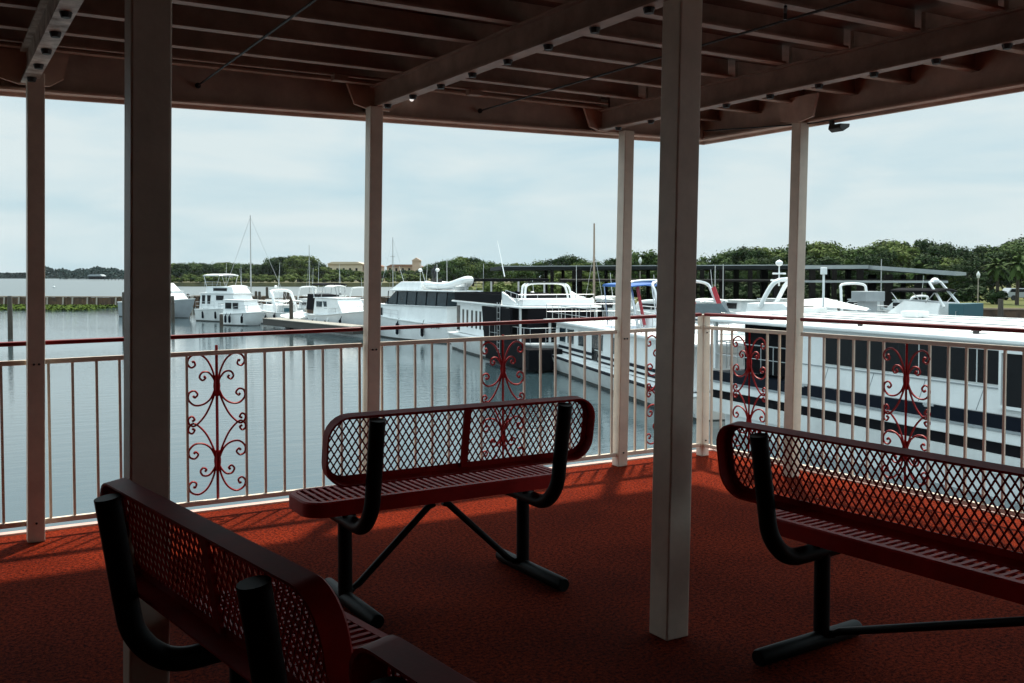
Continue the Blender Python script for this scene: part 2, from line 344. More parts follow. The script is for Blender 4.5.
railing('y', -2.72, -.99, 'railing bay with red scrollwork in front of the long white houseboat on the right', [-1.06, -1.185, -1.306, -1.427, -1.544, -1.658, -1.985, -2.111, -2.227, -2.344, -2.46, -2.57, -2.68], -1.825)
# ================================================================== roof
rf = thing('deck_roof', 'dark flat roof over the deck with joists, beams and a deep edge board', 'roof', (0, 0, 0))
ZF = 2.412
def fascia(name, pts):
    b = MB(); b.prism(pts[0], pts[1], pts[2], pts[3]); return b.build(name, 'fascia', rf, bevel=.004)
b = MB()
b.add([(-12, .16, ZF - .172), (.155, .16, ZF), (.155, .185, ZF), (-12, .185, ZF - .172), (-12, .16, ZF + .258), (.155, .16, ZF + .31), (.155, .185, ZF + .31), (-12, .185, ZF + .258)],
      [(0, 1, 2, 3), (4, 7, 6, 5), (0, 4, 5, 1), (1, 5, 6, 2), (2, 6, 7, 3), (3, 7, 4, 0)])
b.add([(-12, .08, ZF - .152), (.10, .08, ZF + .02), (.10, .16, ZF + .02), (-12, .16, ZF - .152), (-12, .08, ZF - .137), (.10, .08, ZF + .035), (.10, .16, ZF + .035), (-12, .16, ZF - .137)],
      [(0, 1, 2, 3), (4, 7, 6, 5), (0, 4, 5, 1), (1, 5, 6, 2), (2, 6, 7, 3), (3, 7, 4, 0)])
b.build('edge_board', 'fascia', rf, bevel=.003)
b = MB(); b.bb(.13, .155, -12, .158, ZF, ZF + .31); b.bb(.05, .129, -12, .078, ZF + .02, ZF + .035); b.build('edge_board', 'fascia', rf, bevel=.003)
b = MB(); b.bb(-12, .129, -12, .159, 2.675, 2.70)
b.build('ceiling_panel', 'under', rf)
yj = [.0 - .43 * k for k in range(17)]
for k, y in enumerate(yj):
    b = MB(); b.bb(-12, -.98, y - .012, y + .012, 2.58, 2.674); b.bb(-12, -.98, y - .045, y + .012, 2.568, 2.58)
    b.bb(-.90, .128, y - .012, y + .012, 2.58, 2.674)
    b.bb(-.90, .128, y - .04, y + .012, 2.568, 2.58)
    b.build('joist', 'joist', rf)
def beam(x, z, m, label, w=.075, y0=-12):
    b = MB(); b.bb(x - w / 2, x + w / 2, y0, .155, z, z + .012); b.bb(x - .008, x + .008, y0, .155, z + .012, 2.566); b.bb(x - w / 2, x + w / 2, y0, .155, 2.556, 2.567)
    o = b.build('beam', 'joist', rf)
    if label: o['label'] = label
    if m != 'joist': o.data.materials.clear(); o.data.materials.append(M[m])
    for k in range(22):
        y = -.16 - .36 * k
        q = MB(); q.tube([(x, y, z - .001), (x, y, z - .022)], [.024, .018], 10); q.build('lamp_socket', 'dark', o)
    return o
beam(-4.635, 2.395, 'cream_dirty', 'pale worn beam with flaking paint')
beam(-2.68, 2.43, 'joist', None); beam(-.935, 2.425, 'joist', None)
beam(-6.6, 2.36, 'joist', None)
for x, z in ((-4.635, 2.395), (-2.68, 2.43), (-.90, 2.425)):            # gusset plates at the post heads
    b = MB(); b.prism([(x - .20, z + .17), (x - .14, z + .02), (x - .045, z - .005), (x + .10, z - .005), (x + .17, z + .04), (x + .2, z + .17)], 'y', .03, .05); b.build('gusset_plate', 'fascia', rf)
b = MB(); b.prism([(-1.12, 2.60), (-1.08, 2.45), (-.945, 2.425), (-.80, 2.45), (-.76, 2.6)], 'x', -.02, .0); b.build('gusset_plate', 'fascia', rf)
b = MB(); b.tube([(-6.4, -.19, 2.56), (-1.05, -.19, 2.575)], .009, 6); b.build('conduit', 'joist', rf)
for x in (-4.1, -3.0, -2.1):
    b = MB(); b.box((x, -.19, 2.552), (.09, .06, .04)); b.build('junction_box', 'joist', rf, bevel=.004)
# crossing tie rods
b = MB(); b.tube([(-3.74, .15, 2.49), (-3.745, -4.6, 2.52)], .006, 6); b.ball((-3.74, .14, 2.49), .018, 8); b.build('tie_rod', 'dark', rf)
b = MB(); b.tube([(-1.88, .14, 2.50), (-1.78, -6, 2.53)], .006, 6); b.ball((-1.88, .13, 2.50), .018, 8); b.tube([(-1.86, -2.6, 2.51), (-1.86, -2.6, 2.54), (-1.88, -2.62, 2.56)], .008, 6); b.build('tie_rod', 'dark', rf)
b = MB(); b.tube(smoothpath([(.045, .06, 2.50), (.05, -.9, 2.425), (.11, -1.2, 2.43), (.12, -2.4, 2.44), (.12, -5, 2.44)], 6), .005, 6); b.build('cable', 'dark', rf)
fl = thing('floodlight', 'small black floodlight hanging under the right roof edge', 'lamp', (.17, -1.10, 2.40))
b = MB(); b.prism([(-.045, .0), (.05, .006), (.045, -.018), (-.015, -.05), (-.05, -.03)], 'y', -.09, .01); b.build('housing', 'dark', fl, bevel=.004)
b = MB(); b.bb(-.05, -.03, -.03, .0, -.01, .03); b.build('bracket', 'dark', fl)
b = MB(); b.tube([(-2.40, .10, 2.566), (-2.40, .10, 2.54)], [.006, .012], 8); b.ball((-2.40, .10, 2.527), .015, 10); tag(b.build('lamp_bulb', 'bulb'), 'tiny white bulb under the roof beside the middle beam', 'light bulb')
# ================================================================== benches
def rrect(hl, z0, z1, r, n=7):
    pts = []
    for cx, cz, a0 in ((hl - r, z1 - r, 0), (-hl + r, z1 - r, 90), (-hl + r, z0 + r, 180), (hl - r, z0 + r, 270)):
        for i in range(n):
            a = R_(a0 + 90 * i / (n - 1)); pts.append((cx + r * math.cos(a), cz + r * math.sin(a)))
    return pts
def rim(b, hl, h0, h1, r, tr, skirt=.06, fl=.028):
    """folded rim of a tray: flat flange inward, skirt backward"""
    out = rrect(hl, h0, h1, r); inn = rrect(hl - fl, h0 + fl, h1 - fl, max(r - fl, .02))
    o2 = rrect(hl - .003, h0 + .003, h1 - .003, r); n = len(out)
    ring = [[tr(p, q, 0) for p, q in inn], [tr(p, q, 0) for p, q in rrect(hl - .006, h0 + .006, h1 - .006, r - .004)], [tr(p, q, -.006) for p, q in out], [tr(p, q, -skirt) for p, q in out],
            [tr(p, q, -skirt) for p, q in rrect(hl - .006, h0 + .006, h1 - .006, r)], [tr(p, q, -.007) for p, q in rrect(hl - .006, h0 + .006, h1 - .006, r - .004)], [tr(p, q, -.005) for p, q in inn]]
    vs = [v for k in ring for v in k]; fs = []
    for k in range(len(ring)):
        k2 = (k + 1) % len(ring)
        fs += [(k * n + i, k * n + (i + 1) % n, k2 * n + (i + 1) % n, k2 * n + i) for i in range(n)]
    b.add(vs, fs)
def inside(p, q, hl, h0, h1, r):
    dx = max(abs(p) - (hl - r), 0); cz = (h0 + h1) / 2; dz = max(abs(q - cz) - ((h1 - h0) / 2 - r), 0)
    return math.hypot(dx, dz) <= r
def make_bench(length, label):
    hl = length / 2; t = thing('park_bench', label, 'bench', (0, 0, 0), 0, 'red metal park benches on the deck')
    # seat: y from -.15 to .15, top z .445
    SZ = .465; s0, s1 = -.087, .227; sm = .07; sh = .157
    seat = MB(); rim(seat, hl, s0, s1, .085, lambda p, q, d: (p, q, SZ + d), .062, .03)
    n = int(length / .036); 
    for i in range(n):
        u = -hl + .03 + (length - .06) * (i + .5) / n
        dv = sh - .026
        ex = abs(u) - (hl - .085)
        if ex > 0: dv = (sh - .085) + math.sqrt(max(.085 ** 2 - ex ** 2, 0)) - .026
        if dv > .02: seat.bb(u - .0075, u + .0075, sm - dv, sm + dv, SZ - .006, SZ - .001)
    for v in (.02, .12): seat.bb(-hl + .05, hl - .05, v - .006, v + .006, SZ - .016, SZ - .0065)
    seat.build('seat', 'bench_red', t, smooth=True)
    # backrest: tilted panel
    h0, h1 = .572, .858; tilt = R_(9)
    def tr(p, q, d): dz = q - h0; return (p, -.222 - dz * math.sin(tilt) + d * math.cos(tilt), h0 + dz * math.cos(tilt) + d * math.sin(tilt))
    bk = MB(); rim(bk, hl, h0, h1, .095, tr, .058, .028)
    bk.build('backrest', 'bench_red', t, smooth=True)
    ms = MB(); W = .0290; H = .046; ns = 4
    hi, a0, a1, rr = hl - .022, h0 + .022, h1 - .022, .08
    segs = []
    nx = int(length / W) + 4; nz = int((h1 - h0) / H) + 4
    for i in range(-nx, nx):
        for j in range(-nz, nz):
            cx = i * W; cz = (h0 + h1) / 2 + j * H
            for (p, q, p2, q2) in ((cx, cz - H / 2, cx + W / 2, cz), (cx + W / 2, cz, cx, cz + H / 2), (cx, cz - H / 2, cx - W / 2, cz), (cx - W / 2, cz, cx, cz + H / 2)):
                if inside((p + p2) / 2, (q + q2) / 2, hi, a0, a1, rr): segs.append((p, q, p2, q2))
    for p, q, p2, q2 in segs:
        d = Vector((p2 - p, q2 - q)).normalized(); nn = Vector((-d.y, d.x)) * .0027
        f = [(p + nn.x, q + nn.y), (p2 + nn.x, q2 + nn.y), (p2 - nn.x, q2 - nn.y), (p - nn.x, q - nn.y)]
        ms.add([tr(x, y, -.002) for x, y in f] + [tr(x, y, -.0055) for x, y in f], [(0, 1, 2, 3), (7, 6, 5, 4), (0, 4, 5, 1), (2, 6, 7, 3)])
    ms.build('mesh_panel', 'bench_red', t)
    bm_ = MB(); vs = [tr(x, y, d) for x in (-.016, .016) for y in (h0 + .012, h1 - .012) for d in (-.006, -.016)]
    bm_.add(vs, [(0, 1, 3, 2), (4, 6, 7, 5), (0, 4, 5, 1), (2, 3, 7, 6), (0, 2, 6, 4), (1, 5, 7, 3)]); bm_.build('centre_strap', 'bench_red', t)
    lx = hl - (.19 if length < 1.5 else .245)
    for s in (-1, 1):
        top = tr(0, h1 - .012, -.086); mid = tr(0, h0, -.086)
        path = smoothpath([(s * lx, top[1], top[2]), (s * lx, (top[1] * 2 + mid[1]) / 3, (2 * top[2] + mid[2]) / 3), (s * lx, mid[1], mid[2]), (s * lx, mid[1] + .02, .47), (s * lx, -.235, .402), (s * lx, -.165, .368), (s * lx, -.05, .366), (s * lx, .15, .37)], 6)
        b = MB(); b.tube(path, .032, 14); b.build('upright', 'black', t, smooth=True)
        b = MB(); b.tube([(s * lx, .0, .034), (s * lx, .0, .36)], .030, 14); b.bb(s * lx - .03, s * lx + .03, -.05, .19, .385, .404); b.build('leg', 'black', t, smooth=True)
        b = MB(); b.tube([(s * lx, -.345, .032), (s * lx, -.335, .032), (s * lx, .20, .032), (s * lx, .21, .032)], [.027, .031, .031, .027], 14); b.build('foot', 'black', t, smooth=True)
        b = MB(); x0 = s * (lx - .035); b.tube([(x0, .02, .055), (s * (lx - .07), .02, .075), (s * .05, .0, .37), (s * .02, 0, .378)], [.012, .015, .015, .012], 10)
        b.ball((x0 + s * .0, .02, .055), .017, 8); b.build('brace', 'black', t, smooth=True)
    return t
def orient(t, cx, cy, deg): t.location = (cx, cy, 0); t.rotation_euler = (0, 0, R_(deg))
b1 = make_bench(1.262, 'short red mesh bench in the middle of the deck facing the lake railing')
orient(b1, -3.173, -1.829, .4)
b2 = dup(b1, (-4.316, -3.454, 0), R_(-81.9), 'nearest dark bench seen over its back in the lower left corner')
b4 = dup(b1, (-4.19, -4.90, 0), R_(-85), 'bench cut off by the bottom edge, only the corner of its back showing')
b3 = make_bench(2.38, 'long red mesh bench on the right facing the white houseboat')
orient(b3, -2.20, -4.13, -87)
# ================================================================== boats
def frame(name, label, cat, bow, stern, group=None, beam=0):
    """thing whose +x points from stern to bow; returns the Empty, its length"""
    a = at(*stern); c = at(*bow); d = c - a
    if beam:                               # the measured line is the side seen from the deck
        n = Vector((-d.y, d.x, 0)).normalized() * beam / 2
        if (a + n - CAM).length < (a - n - CAM).length: n = -n
        a = a + n
    t = thing(name, label, cat, a, math.atan2(d.y, d.x), group); return t, d.length
def hull(t, Ln, B, zs, zb, m='gel', keel=-.35, full=.55, rake=.8, stripe=None, blunt=.02, foot='bootred'):
    b = MB(); secs = []; n = 14; outs = []
    for i in range(n + 1):
        u = i / n; k = max(0, (u - full) / (1 - full)); hb = B / 2 * (1 - k ** 2.3) + blunt
        if u < .08: hb *= .94
        z = zs + (zb - zs) * u ** 2; x0 = u * (Ln - rake) ; xs = x0 + rake * u ** 3
        secs.append([(xs, -hb, z), (xs * .6 + x0 * .4, -hb * (.93 - .12 * k), z * .45 + .02), (x0, -hb * (.86 - .3 * k), .02), (x0 - .2 * k, 0, keel), (x0, hb * (.86 - .3 * k), .02), (xs * .6 + x0 * .4, hb * (.93 - .12 * k), z * .45 + .02), (xs, hb, z)])
        outs.append((xs, hb, z, x0))
    b.loft(secs); h = b.build('hull', m, t, smooth=True)
    b = MB(); b.loft([[(x, -hb + .06, z + .012), (x, hb - .06, z + .012), (x, hb - .06, z - .05), (x, -hb + .06, z - .05), (x, -hb + .06, z + .012)] for x, hb, z, x0 in outs]); b.build('deck', 'gel', t)
    for s in (-1, 1):
        b = MB(); b.loft([[(x, s * (hb + .015), z + .01), (x, s * (hb + .03), z - .03), (x, s * (hb + .012), z - .09), (x, s * (hb - .05), z + .01), (x, s * (hb + .015), z + .01)] for x, hb, z, x0 in outs]); b.build('rub_rail', stripe or 'gel2', t)
    b = MB(); 
    b.loft([[(x0 + .01, -(hb * (.875 - .3 * max(0, (i / n - full) / (1 - full)))) - .012, .10), (x0 - .02, -(hb * (.86 - .3 * max(0, (i / n - full) / (1 - full)))) - .012, -.1), (x0 - .02, hb * (.86 - .3 * max(0, (i / n - full) / (1 - full))) + .012, -.1), (x0 + .01, hb * (.875 - .3 * max(0, (i / n - full) / (1 - full))) + .012, .10)] for i, (x, hb, z, x0) in enumerate(outs)]); b.build('bottom_paint', foot, t)
    return h
def cabin(t, x0, x1, wd, z0, z1, m='gel', fr=.5, rr=.1, name='cabin', taper=.12, roof=.07):
    """house with raked front (fr) and rear (rr); roof overhang"""
    b = MB(); w0 = wd / 2; w1 = wd / 2 - taper
    b.loft([[(x0, -w0, z0), (x0 + rr, -w1, z1), (x0 + rr, w1, z1), (x0, w0, z0)], [(x1, -w0, z0), (x1 - fr, -w1, z1), (x1 - fr, w1, z1), (x1, w0, z0)]])
    vs = b.v; b.f = [(0, 1, 5, 4), (1, 2, 6, 5), (2, 3, 7, 6), (3, 0, 4, 7), (3, 2, 1, 0), (4, 5, 6, 7)]
    c = b.build(name, m, t, bevel=.03)
    if roof:
        b = MB(); b.box(((x0 + rr + x1 - fr) / 2, 0, z1 + roof / 2 + .002), (x1 - fr - x0 - rr + .25, w1 * 2 + .16, roof)); b.build('roof', m, t, bevel=.02)
    return c
def window(t, x0, x1, y, z0, z1, m='glass', frm='greyhull', slant=0, name='window', depth=.03):
    s = 1 if y > 0 else -1; b = MB(); b.prism([(x0, z0), (x1, z0), (x1 + slant, z1), (x0 + slant, z1)], 'y', y - .02 * s, y + depth * s); o = b.build(name, m, t)
    if frm:
        b = MB(); f = .03
        b.prism([(x0 - f, z0 - f), (x1 + f, z0 - f), (x1 + f, z0), (x0 - f, z0)], 'y', y - .01 * s, y + (depth + .015) * s)
        b.prism([(x0 + slant - f, z1), (x1 + f + slant, z1), (x1 + f + slant, z1 + f), (x0 + slant - f, z1 + f)], 'y', y - .01 * s, y + (depth + .015) * s)
        b.build('window_frame', frm, o)
    return o
def rail(t, pts, h=.6, step=1.0, r=.018, m='steel', mid=True, name='rail'):
    b = MB(); pts = [Vector(p) for p in pts]
    up = Vector((0, 0, h)); b.tube([p + up for p in pts], r, 5)
    if mid: b.tube([p + up * .5 for p in pts], r * .7, 5)
    for i in range(len(pts) - 1):
        d = pts[i + 1] - pts[i]; n = max(1, round(d.length / step))
        for k in range(n + 1): q = pts[i] + d * (k / n); b.tube([q, q + up], r * .8, 5)
    return b.build(name, m, t)
def arch(t, x, wd, z0, z1, m='gel', lean=-.5, r=.09, name='radar_arch'):
    b = MB(); h = wd / 2
    b.tube(smoothpath([(x, -h, z0), (x + lean * .6, -h * .95, z0 + (z1 - z0) * .75), (x + lean, -h * .75, z1), (x + lean, h * .75, z1), (x + lean * .6, h * .95, z0 + (z1 - z0) * .75), (x, h, z0)], 5), r, 8); return b.build(name, m, t, smooth=True)
def dome(t, x, y, z, r=.25):
    b = MB(); b.ball((x, y, z), r, 12, .8); return b.build('radar_dome', 'gel', t, smooth=True)
def whip(t, a, b_, r=.02, m='gel', name='antenna'):
    b = MB(); b.tube([a, b_], [r, r * .5], 6); return b.build(name, m, t)
def bimini(t, x0, x1, wd, z0, z1, m='canvas_and_shade', name='bimini_top', arc=.12):
    b = MB(); n = 6; secs = []
    for i in range(n + 1):
        y = -wd / 2 + wd * i / n; e = arc * (1 - (2 * i / n - 1) ** 2)
        secs.append([(x0, y, z1 + e - .06), (x0 + .1, y, z1 + e), (x1 - .1, y, z1 + e), (x1, y, z1 + e - .06), (x1, y, z1 + e - .1), (x0, y, z1 + e - .1), (x0, y, z1 + e - .06)])
    b.loft(secs); o = b.build(name, m, t)
    for s in (-1, 1):
        for x in (x0 + .1, x1 - .1):
            b = MB(); b.tube([((x0 + x1) / 2 + (x - (x0 + x1) / 2) * .6, s * wd / 2, z0), (x, s * wd * .48, z1 - .05)], .025, 5); b.build('pole', 'steel', o)
    return o
def clutter(t, Ln, B, z, seed, rl=True):
    rnd = random.Random(seed)
    for k in range(3):
        x = Ln * (.2 + .25 * k) + rnd.uniform(-.3, .3)
        for s in (-1, 1):
            b = MB(); b.tube([(x, s * (B / 2 + .10), z * .25), (x, s * (B / 2 + .12), z * .3), (x, s * (B / 2 + .12), z * .75), (x, s * (B / 2 + .10), z * .8), (x, s * (B / 2 - .05), z + .05)], [.05, .11, .11, .05, .01], 7); b.build('fender', rnd.choice(('navy', 'canvas_and_shade', 'gel2')), t)
    for k in range(3):
        b = MB(); b.box((rnd.uniform(.3, Ln * .8), rnd.uniform(-.3, .3) * B, z + .18), (rnd.uniform(.3, .7), rnd.uniform(.3, .6), .34)); b.build('deck_box', rnd.choice(('gel2', 'canvas_and_shade', 'dockwood', 'tealcanvas', 'greyhull')), t, bevel=.02)
    if rl: rail(t, [(Ln * .45, -B * .47, z), (Ln * .8, -B * .36, z + .2), (Ln, 0, z + .35), (Ln * .8, B * .36, z + .2), (Ln * .45, B * .47, z)], .55, 1.1)
    whip(t, (Ln * .3, B * .2, z + .5), (Ln * .3 + rnd.uniform(-.5, .5), B * .2, z + rnd.uniform(3, 4.5)), .018)
BG = 'boats moored in the marina'
# --- white cruiser half hidden behind the dark foreground post
t, Ln = frame('motor_cruiser', 'grey sided motor cruiser half hidden behind the dark foreground post', 'boat', (195, 101), (128, 106))
hull(t, Ln, 2.9, 1.6, 2.05, 'greyhull', rake=1.0); cabin(t, .6, Ln - 1.9, 2.4, 1.6, 2.7, 'gel', fr=1.1); cabin(t, .6, Ln - 3.2, 2.0, 2.78, 3.6, 'gel', fr=.9, roof=0, name='flybridge')
for s in (-1, 1): window(t, Ln * .35, Ln - 3.0, s * 1.14, 2.05, 2.55, slant=-.25)
rail(t, [(Ln - 2.6, -1.1, 2.05), (Ln - .2, 0, 2.05), (Ln - 2.6, 1.1, 2.05)], .5)
# --- pale trawler with long bimini
t, Ln = frame('trawler_yacht', 'white two-deck trawler yacht with a thin pale sun top, left part of the marina', 'boat', (258, 92), (206, 96.5))
hull(t, Ln + .4, 2.9, 1.15, 1.65, 'gel2'); clutter(t, Ln, 2.6, 1.2, 1); cabin(t, .5, Ln - 1.7, 2.4, 1.2, 2.65, 'gel', fr=.6); cabin(t, 1.2, Ln - 2.2, 2.0, 2.74, 3.35, 'gel', fr=.5, roof=0, name='flybridge')
for s in (-1, 1):
    for x in (.9, 1.7): window(t, x, x + .45, s * 1.13, 1.7, 2.5)
    window(t, 3.0, 4.1, s * 1.1, 2.0, 2.5); window(t, 2.4, 4.4, s * .95, 2.95, 3.2, name='windscreen')
window(t, 3.9, 4.6, -1.02, 2.0, 2.45); b = MB(); b.bb(.3, 1.6, -1.1, -.2, 1.3, 2.3); b.build('aft_shade', 'canvas_and_shade', t); bimini(t, 1.0, 3.6, 2.2, 3.3, 4.45, 'gel2')
rail(t, [(.1, 1.3, 1.15), (.1, -1.3, 1.15), (3.0, -1.35, 1.2)], .7); rail(t, [(1.1, -1.0, 3.35), (3.5, -1.0, 3.35)], .45)
# --- small white cabin boat in front of it
t, Ln = frame('cabin_boat', 'small boxy white cabin boat moored in front of the two-deck trawler', 'boat', (262, 86), (228, 88))
hull(t, Ln + .3, 2.3, 1.05, 1.25, 'gel', full=.75); clutter(t, Ln, 2.6, 1.1, 2); cabin(t, .3, Ln - .9, 1.9, 1.05, 2.2, 'gel', fr=.5)
for s in (-1, 1): window(t, .6, 1.3, s * .92, 1.5, 2.0); window(t, 1.5, 2.1, s * .92, 1.5, 2.0)
rail(t, [(.1, 1.0, 1.05), (.1, -1.0, 1.05)], .8)
# --- express cruisers with swept arches
t, Ln = frame('express_cruiser', 'low white cruiser with swept arch moored left of the black canvas boat', 'boat', (258, 92), (294, 88))
hull(t, Ln + .4, 2.6, 1.1, 1.5, 'gel'); clutter(t, Ln, 2.6, 1.15, 3); cabin(t, 1.0, Ln - .8, 1.9, 1.15, 1.75, 'gel', fr=1.1, roof=0)
arch(t, 1.2, 2.2, 1.1, 3.0, lean=1.0, r=.13); window(t, 1.6, 2.6, -.88, 1.35, 1.65); bimini(t, .1, 1.2, 2.0, 1.2, 2.1, 'gel2')
t, Ln = frame('runabout', 'small white runabout under a pale cover beside the finger dock', 'boat', (283, 86), (309, 83))
hull(t, Ln + .3, 1.9, .75, 1.0, 'gel'); b = MB(); b.loft([[(.2, -.8, .8), (.2, 0, 1.05), (.2, .8, .8)], [(1.3, -.85, .85), (1.3, 0, 1.35), (1.3, .85, .85)], [(Ln - .2, -.3, .95), (Ln - .2, 0, 1.05), (Ln - .2, .3, .95)]]); b.build('boat_cover', 'gel2', t)
# --- black canvas boat
t, Ln = frame('canvas_cabin_boat', 'boat with a tall black canvas cabin enclosure behind the finger dock', 'boat', (304, 87), (332, 83))
hull(t, Ln + .4, 2.6, 1.15, 1.3, 'gel', full=.7); clutter(t, Ln, 2.6, 1.2, 4); b = MB(); b.loft([[(.5, -1.1, 1.5), (.6, -1.0, 2.75), (.6, 1.0, 2.75), (.5, 1.1, 1.5)], [(2.6, -1.1, 1.5), (2.5, -1.0, 2.85), (2.5, 1.0, 2.85), (2.6, 1.1, 1.5)]]); b.build('canvas_enclosure', 'canvas_and_shade', t, bevel=.03)
b = MB(); b.bb(.55, 2.5, -1.05, 1.05, 1.17, 1.5); b.build('cabin', 'wallwood', t); window(t, 1.0, 1.5, -1.07, 1.9, 2.5, 'glass')
# --- cabin cruiser with bow right
t, Ln = frame('cabin_cruiser', 'white cabin cruiser with a dark framed sun top, bow behind the second railing post', 'boat', (370, 76), (322, 83))
hull(t, Ln + .5, 2.8, 1.15, 1.75, 'gel', full=.5, rake=1.1); clutter(t, Ln, 2.6, 1.2, 5); cabin(t, .7, Ln - 2.3, 2.3, 1.2, 2.55, 'gel', fr=1.4)
for s in (-1, 1): window(t, 1.3, 2.3, s * 1.1, 1.85, 2.3, 'tealglass', 'gel2'); window(t, 2.7, 3.3, s * 1.06, 1.75, 2.3, 'tealglass', slant=-.2)
bimini(t, .2, 2.6, 2.1, 2.6, 3.7, 'canvas_and_shade'); rail(t, [(Ln - 3.0, -1.2, 1.4), (Ln - .8, -.7, 1.7), (Ln + .3, 0, 1.75), (Ln - .8, .7, 1.7), (Ln - 3.0, 1.2, 1.4)], .6)
for x in (1.2, 3.6): 
    b = MB(); b.tube([(x, -1.42, .7), (x, -1.46, .7)], .1, 10); b.build('porthole', 'glass', t)
# --- sailing boats: masts
def sailboat(px, D, Lh, mh, label, top=None, wood=False, heading=20, stay=True):
    a = at(px, D); t = thing('sailing_boat', label, 'sailing boat', a, R_(heading), 'sailing boats')
    c = MB(); 
    hull(t, Lh, Lh * .3, .8, 1.1, 'gel', full=.35, rake=1.2)
    for o in kids(t): o.location.x = -Lh * .55
    b = MB(); b.box((-.3, 0, 1.15), (Lh * .35, Lh * .18, .4)); b.build('cabin', 'gel', t, bevel=.05)
    whip(t, (0, 0, .9), (0, 0, mh), .085, 'woodmast' if wood else 'alu', 'mast')
    b = MB(); b.tube([(0, 0, 1.9), (-Lh * .4, 0, 1.85)], .07, 6); b.build('boom', 'alu', t)
    b = MB()
    if stay:
        b.tube([(0, 0, mh * .98), (Lh * .42, 0, 1.1)], .018, 4); b.tube([(0, 0, mh * .98), (-Lh * .52, 0, .9)], .014, 4)
    b.tube([(0, -Lh * .14, .9), (0, 0, mh * .8), (0, Lh * .14, .9)], .014, 4); b.build('rigging', 'steel', t)
    b = MB(); b.box((0, 0, mh * .72), (.06, .9, .05)); b.build('spreader', 'alu', t)
    return t
sailboat(251, 98, 7.5, 10.4, 'sailing boat with the tallest mast, behind the two-deck trawler', heading=165)
sailboat(309.5, 150, 7, 9.0, 'distant sailing boat with bare mast beyond the timber breakwater', heading=120, stay=False)
sailboat(393, 140, 7, 9.8, 'distant sailing boat with bare mast just right of the second railing post', heading=200)
sailboat(594, 52, 7.5, 7.2, 'sailing boat with brown mast behind the blue canopy', wood=True, heading=200, stay=False)
# --- big trawler in the centre
t, Ln = frame('motor_yacht', 'large white motor yacht with dark window enclosure and a dinghy on its roof', 'yacht', (354, 74), (456, 64), beam=1.6)
hull(t, Ln, 3.3, 1.25, 2.0, 'gel', full=.5, rake=1.4); cabin(t, .3, Ln - 2.6, 2.7, 1.3, 2.35, 'gel', fr=.8, roof=.05); clutter(t, Ln, 3.2, 1.45, 9)
b = MB(); b.loft([[(.5, -1.2, 2.42), (.5, -1.1, 3.35), (.5, 1.1, 3.35), (.5, 1.2, 2.42)], [(Ln * .62, -1.2, 2.42), (Ln * .52, -1.1, 3.35), (Ln * .52, 1.1, 3.35), (Ln * .62, 1.2, 2.42)]]); enc = b.build('window_enclosure', 'tealglass', t)
b = MB(); b.box((Ln * .27, 0, 3.41), (Ln * .58, 2.5, .09)); b.build('roof', 'gel', t, bevel=.03)
for s in (-1, 1):
    for k in range(7):
        x = .5 + k * (Ln * .55) / 6
        b = MB(); b.bar((x, s * 1.22, 2.42), (x - (.0), s * 1.12, 3.35), .04, .05); b.build('enclosure_rib', 'canvas_and_shade', enc)
    for x in (Ln * .63, Ln * .70): window(t, x, x + .55, s * 1.31, 1.6, 2.15, 'glass', 'gel2')
    b = MB()                                               # lettering on the quarter reduced to its faint strokes
    x = .8
    for k in range(13):
        wd = .10 + .08 * ((k * 7) % 3); b.box((x, s * 1.62, 1.02 + .03 * ((k * 5) % 3)), (wd, .012, .10 + .08 * ((k * 3) % 2)), ry=.35); x += wd + .1
    b.build('hull_lettering', 'navy', t)
cabin(t, Ln * .30, Ln * .58, 2.0, 3.46, 4.0, 'gel', fr=1.1, rr=.1, roof=0, name='helm_console')
window(t, Ln * .36, Ln * .46, -.95, 3.6, 3.85, 'glass'); rail(t, [(.7, -1.4, 3.46), (Ln * .5, -1.4, 3.46)], .5, 1.2)
b = MB(); b.tube(smoothpath([(.1, -.55, 3.85), (1.6, -.7, 3.75), (3.0, -.7, 3.8), (4.1, -.25, 4.15), (4.1, .25, 4.15), (3.0, .7, 3.8), (1.6, .7, 3.75), (.1, .55, 3.85)], 4), .22, 8)
b.bb(.2, 3.4, -.6, .6, 3.5, 3.7); din = b.build('dinghy', 'gel', None, smooth=True)
dm = thing('dinghy', 'white dinghy lying on the roof of the motor yacht', 'dinghy', t.location, t.rotation_euler.z + R_(180)); din.parent = dm; din.name = 'dinghy_tube'
dm.location = Vector(t.location) + Matrix.Rotation(t.rotation_euler.z, 3, 'Z') @ Vector((3.9, 0, 0))
b = MB(); b.bb(.3, .8, -.3, .3, 3.8, 4.2); b.build('outboard', 'dark', dm)
for dx, h in ((.25, .62), (.45, .56)):
    whip(t, (Ln * dx, .8, 3.4), (Ln * dx + .9, .8, 3.4 + h * 3), .018)
for x, y in ((Ln * .15, .9), (Ln * .34, .6)):
    whip(t, (x, y, 3.4), (x, y, 4.75), .02); dome(t, x, y, 4.8, .15)
b = MB()                                                   # small standing figure on the roof
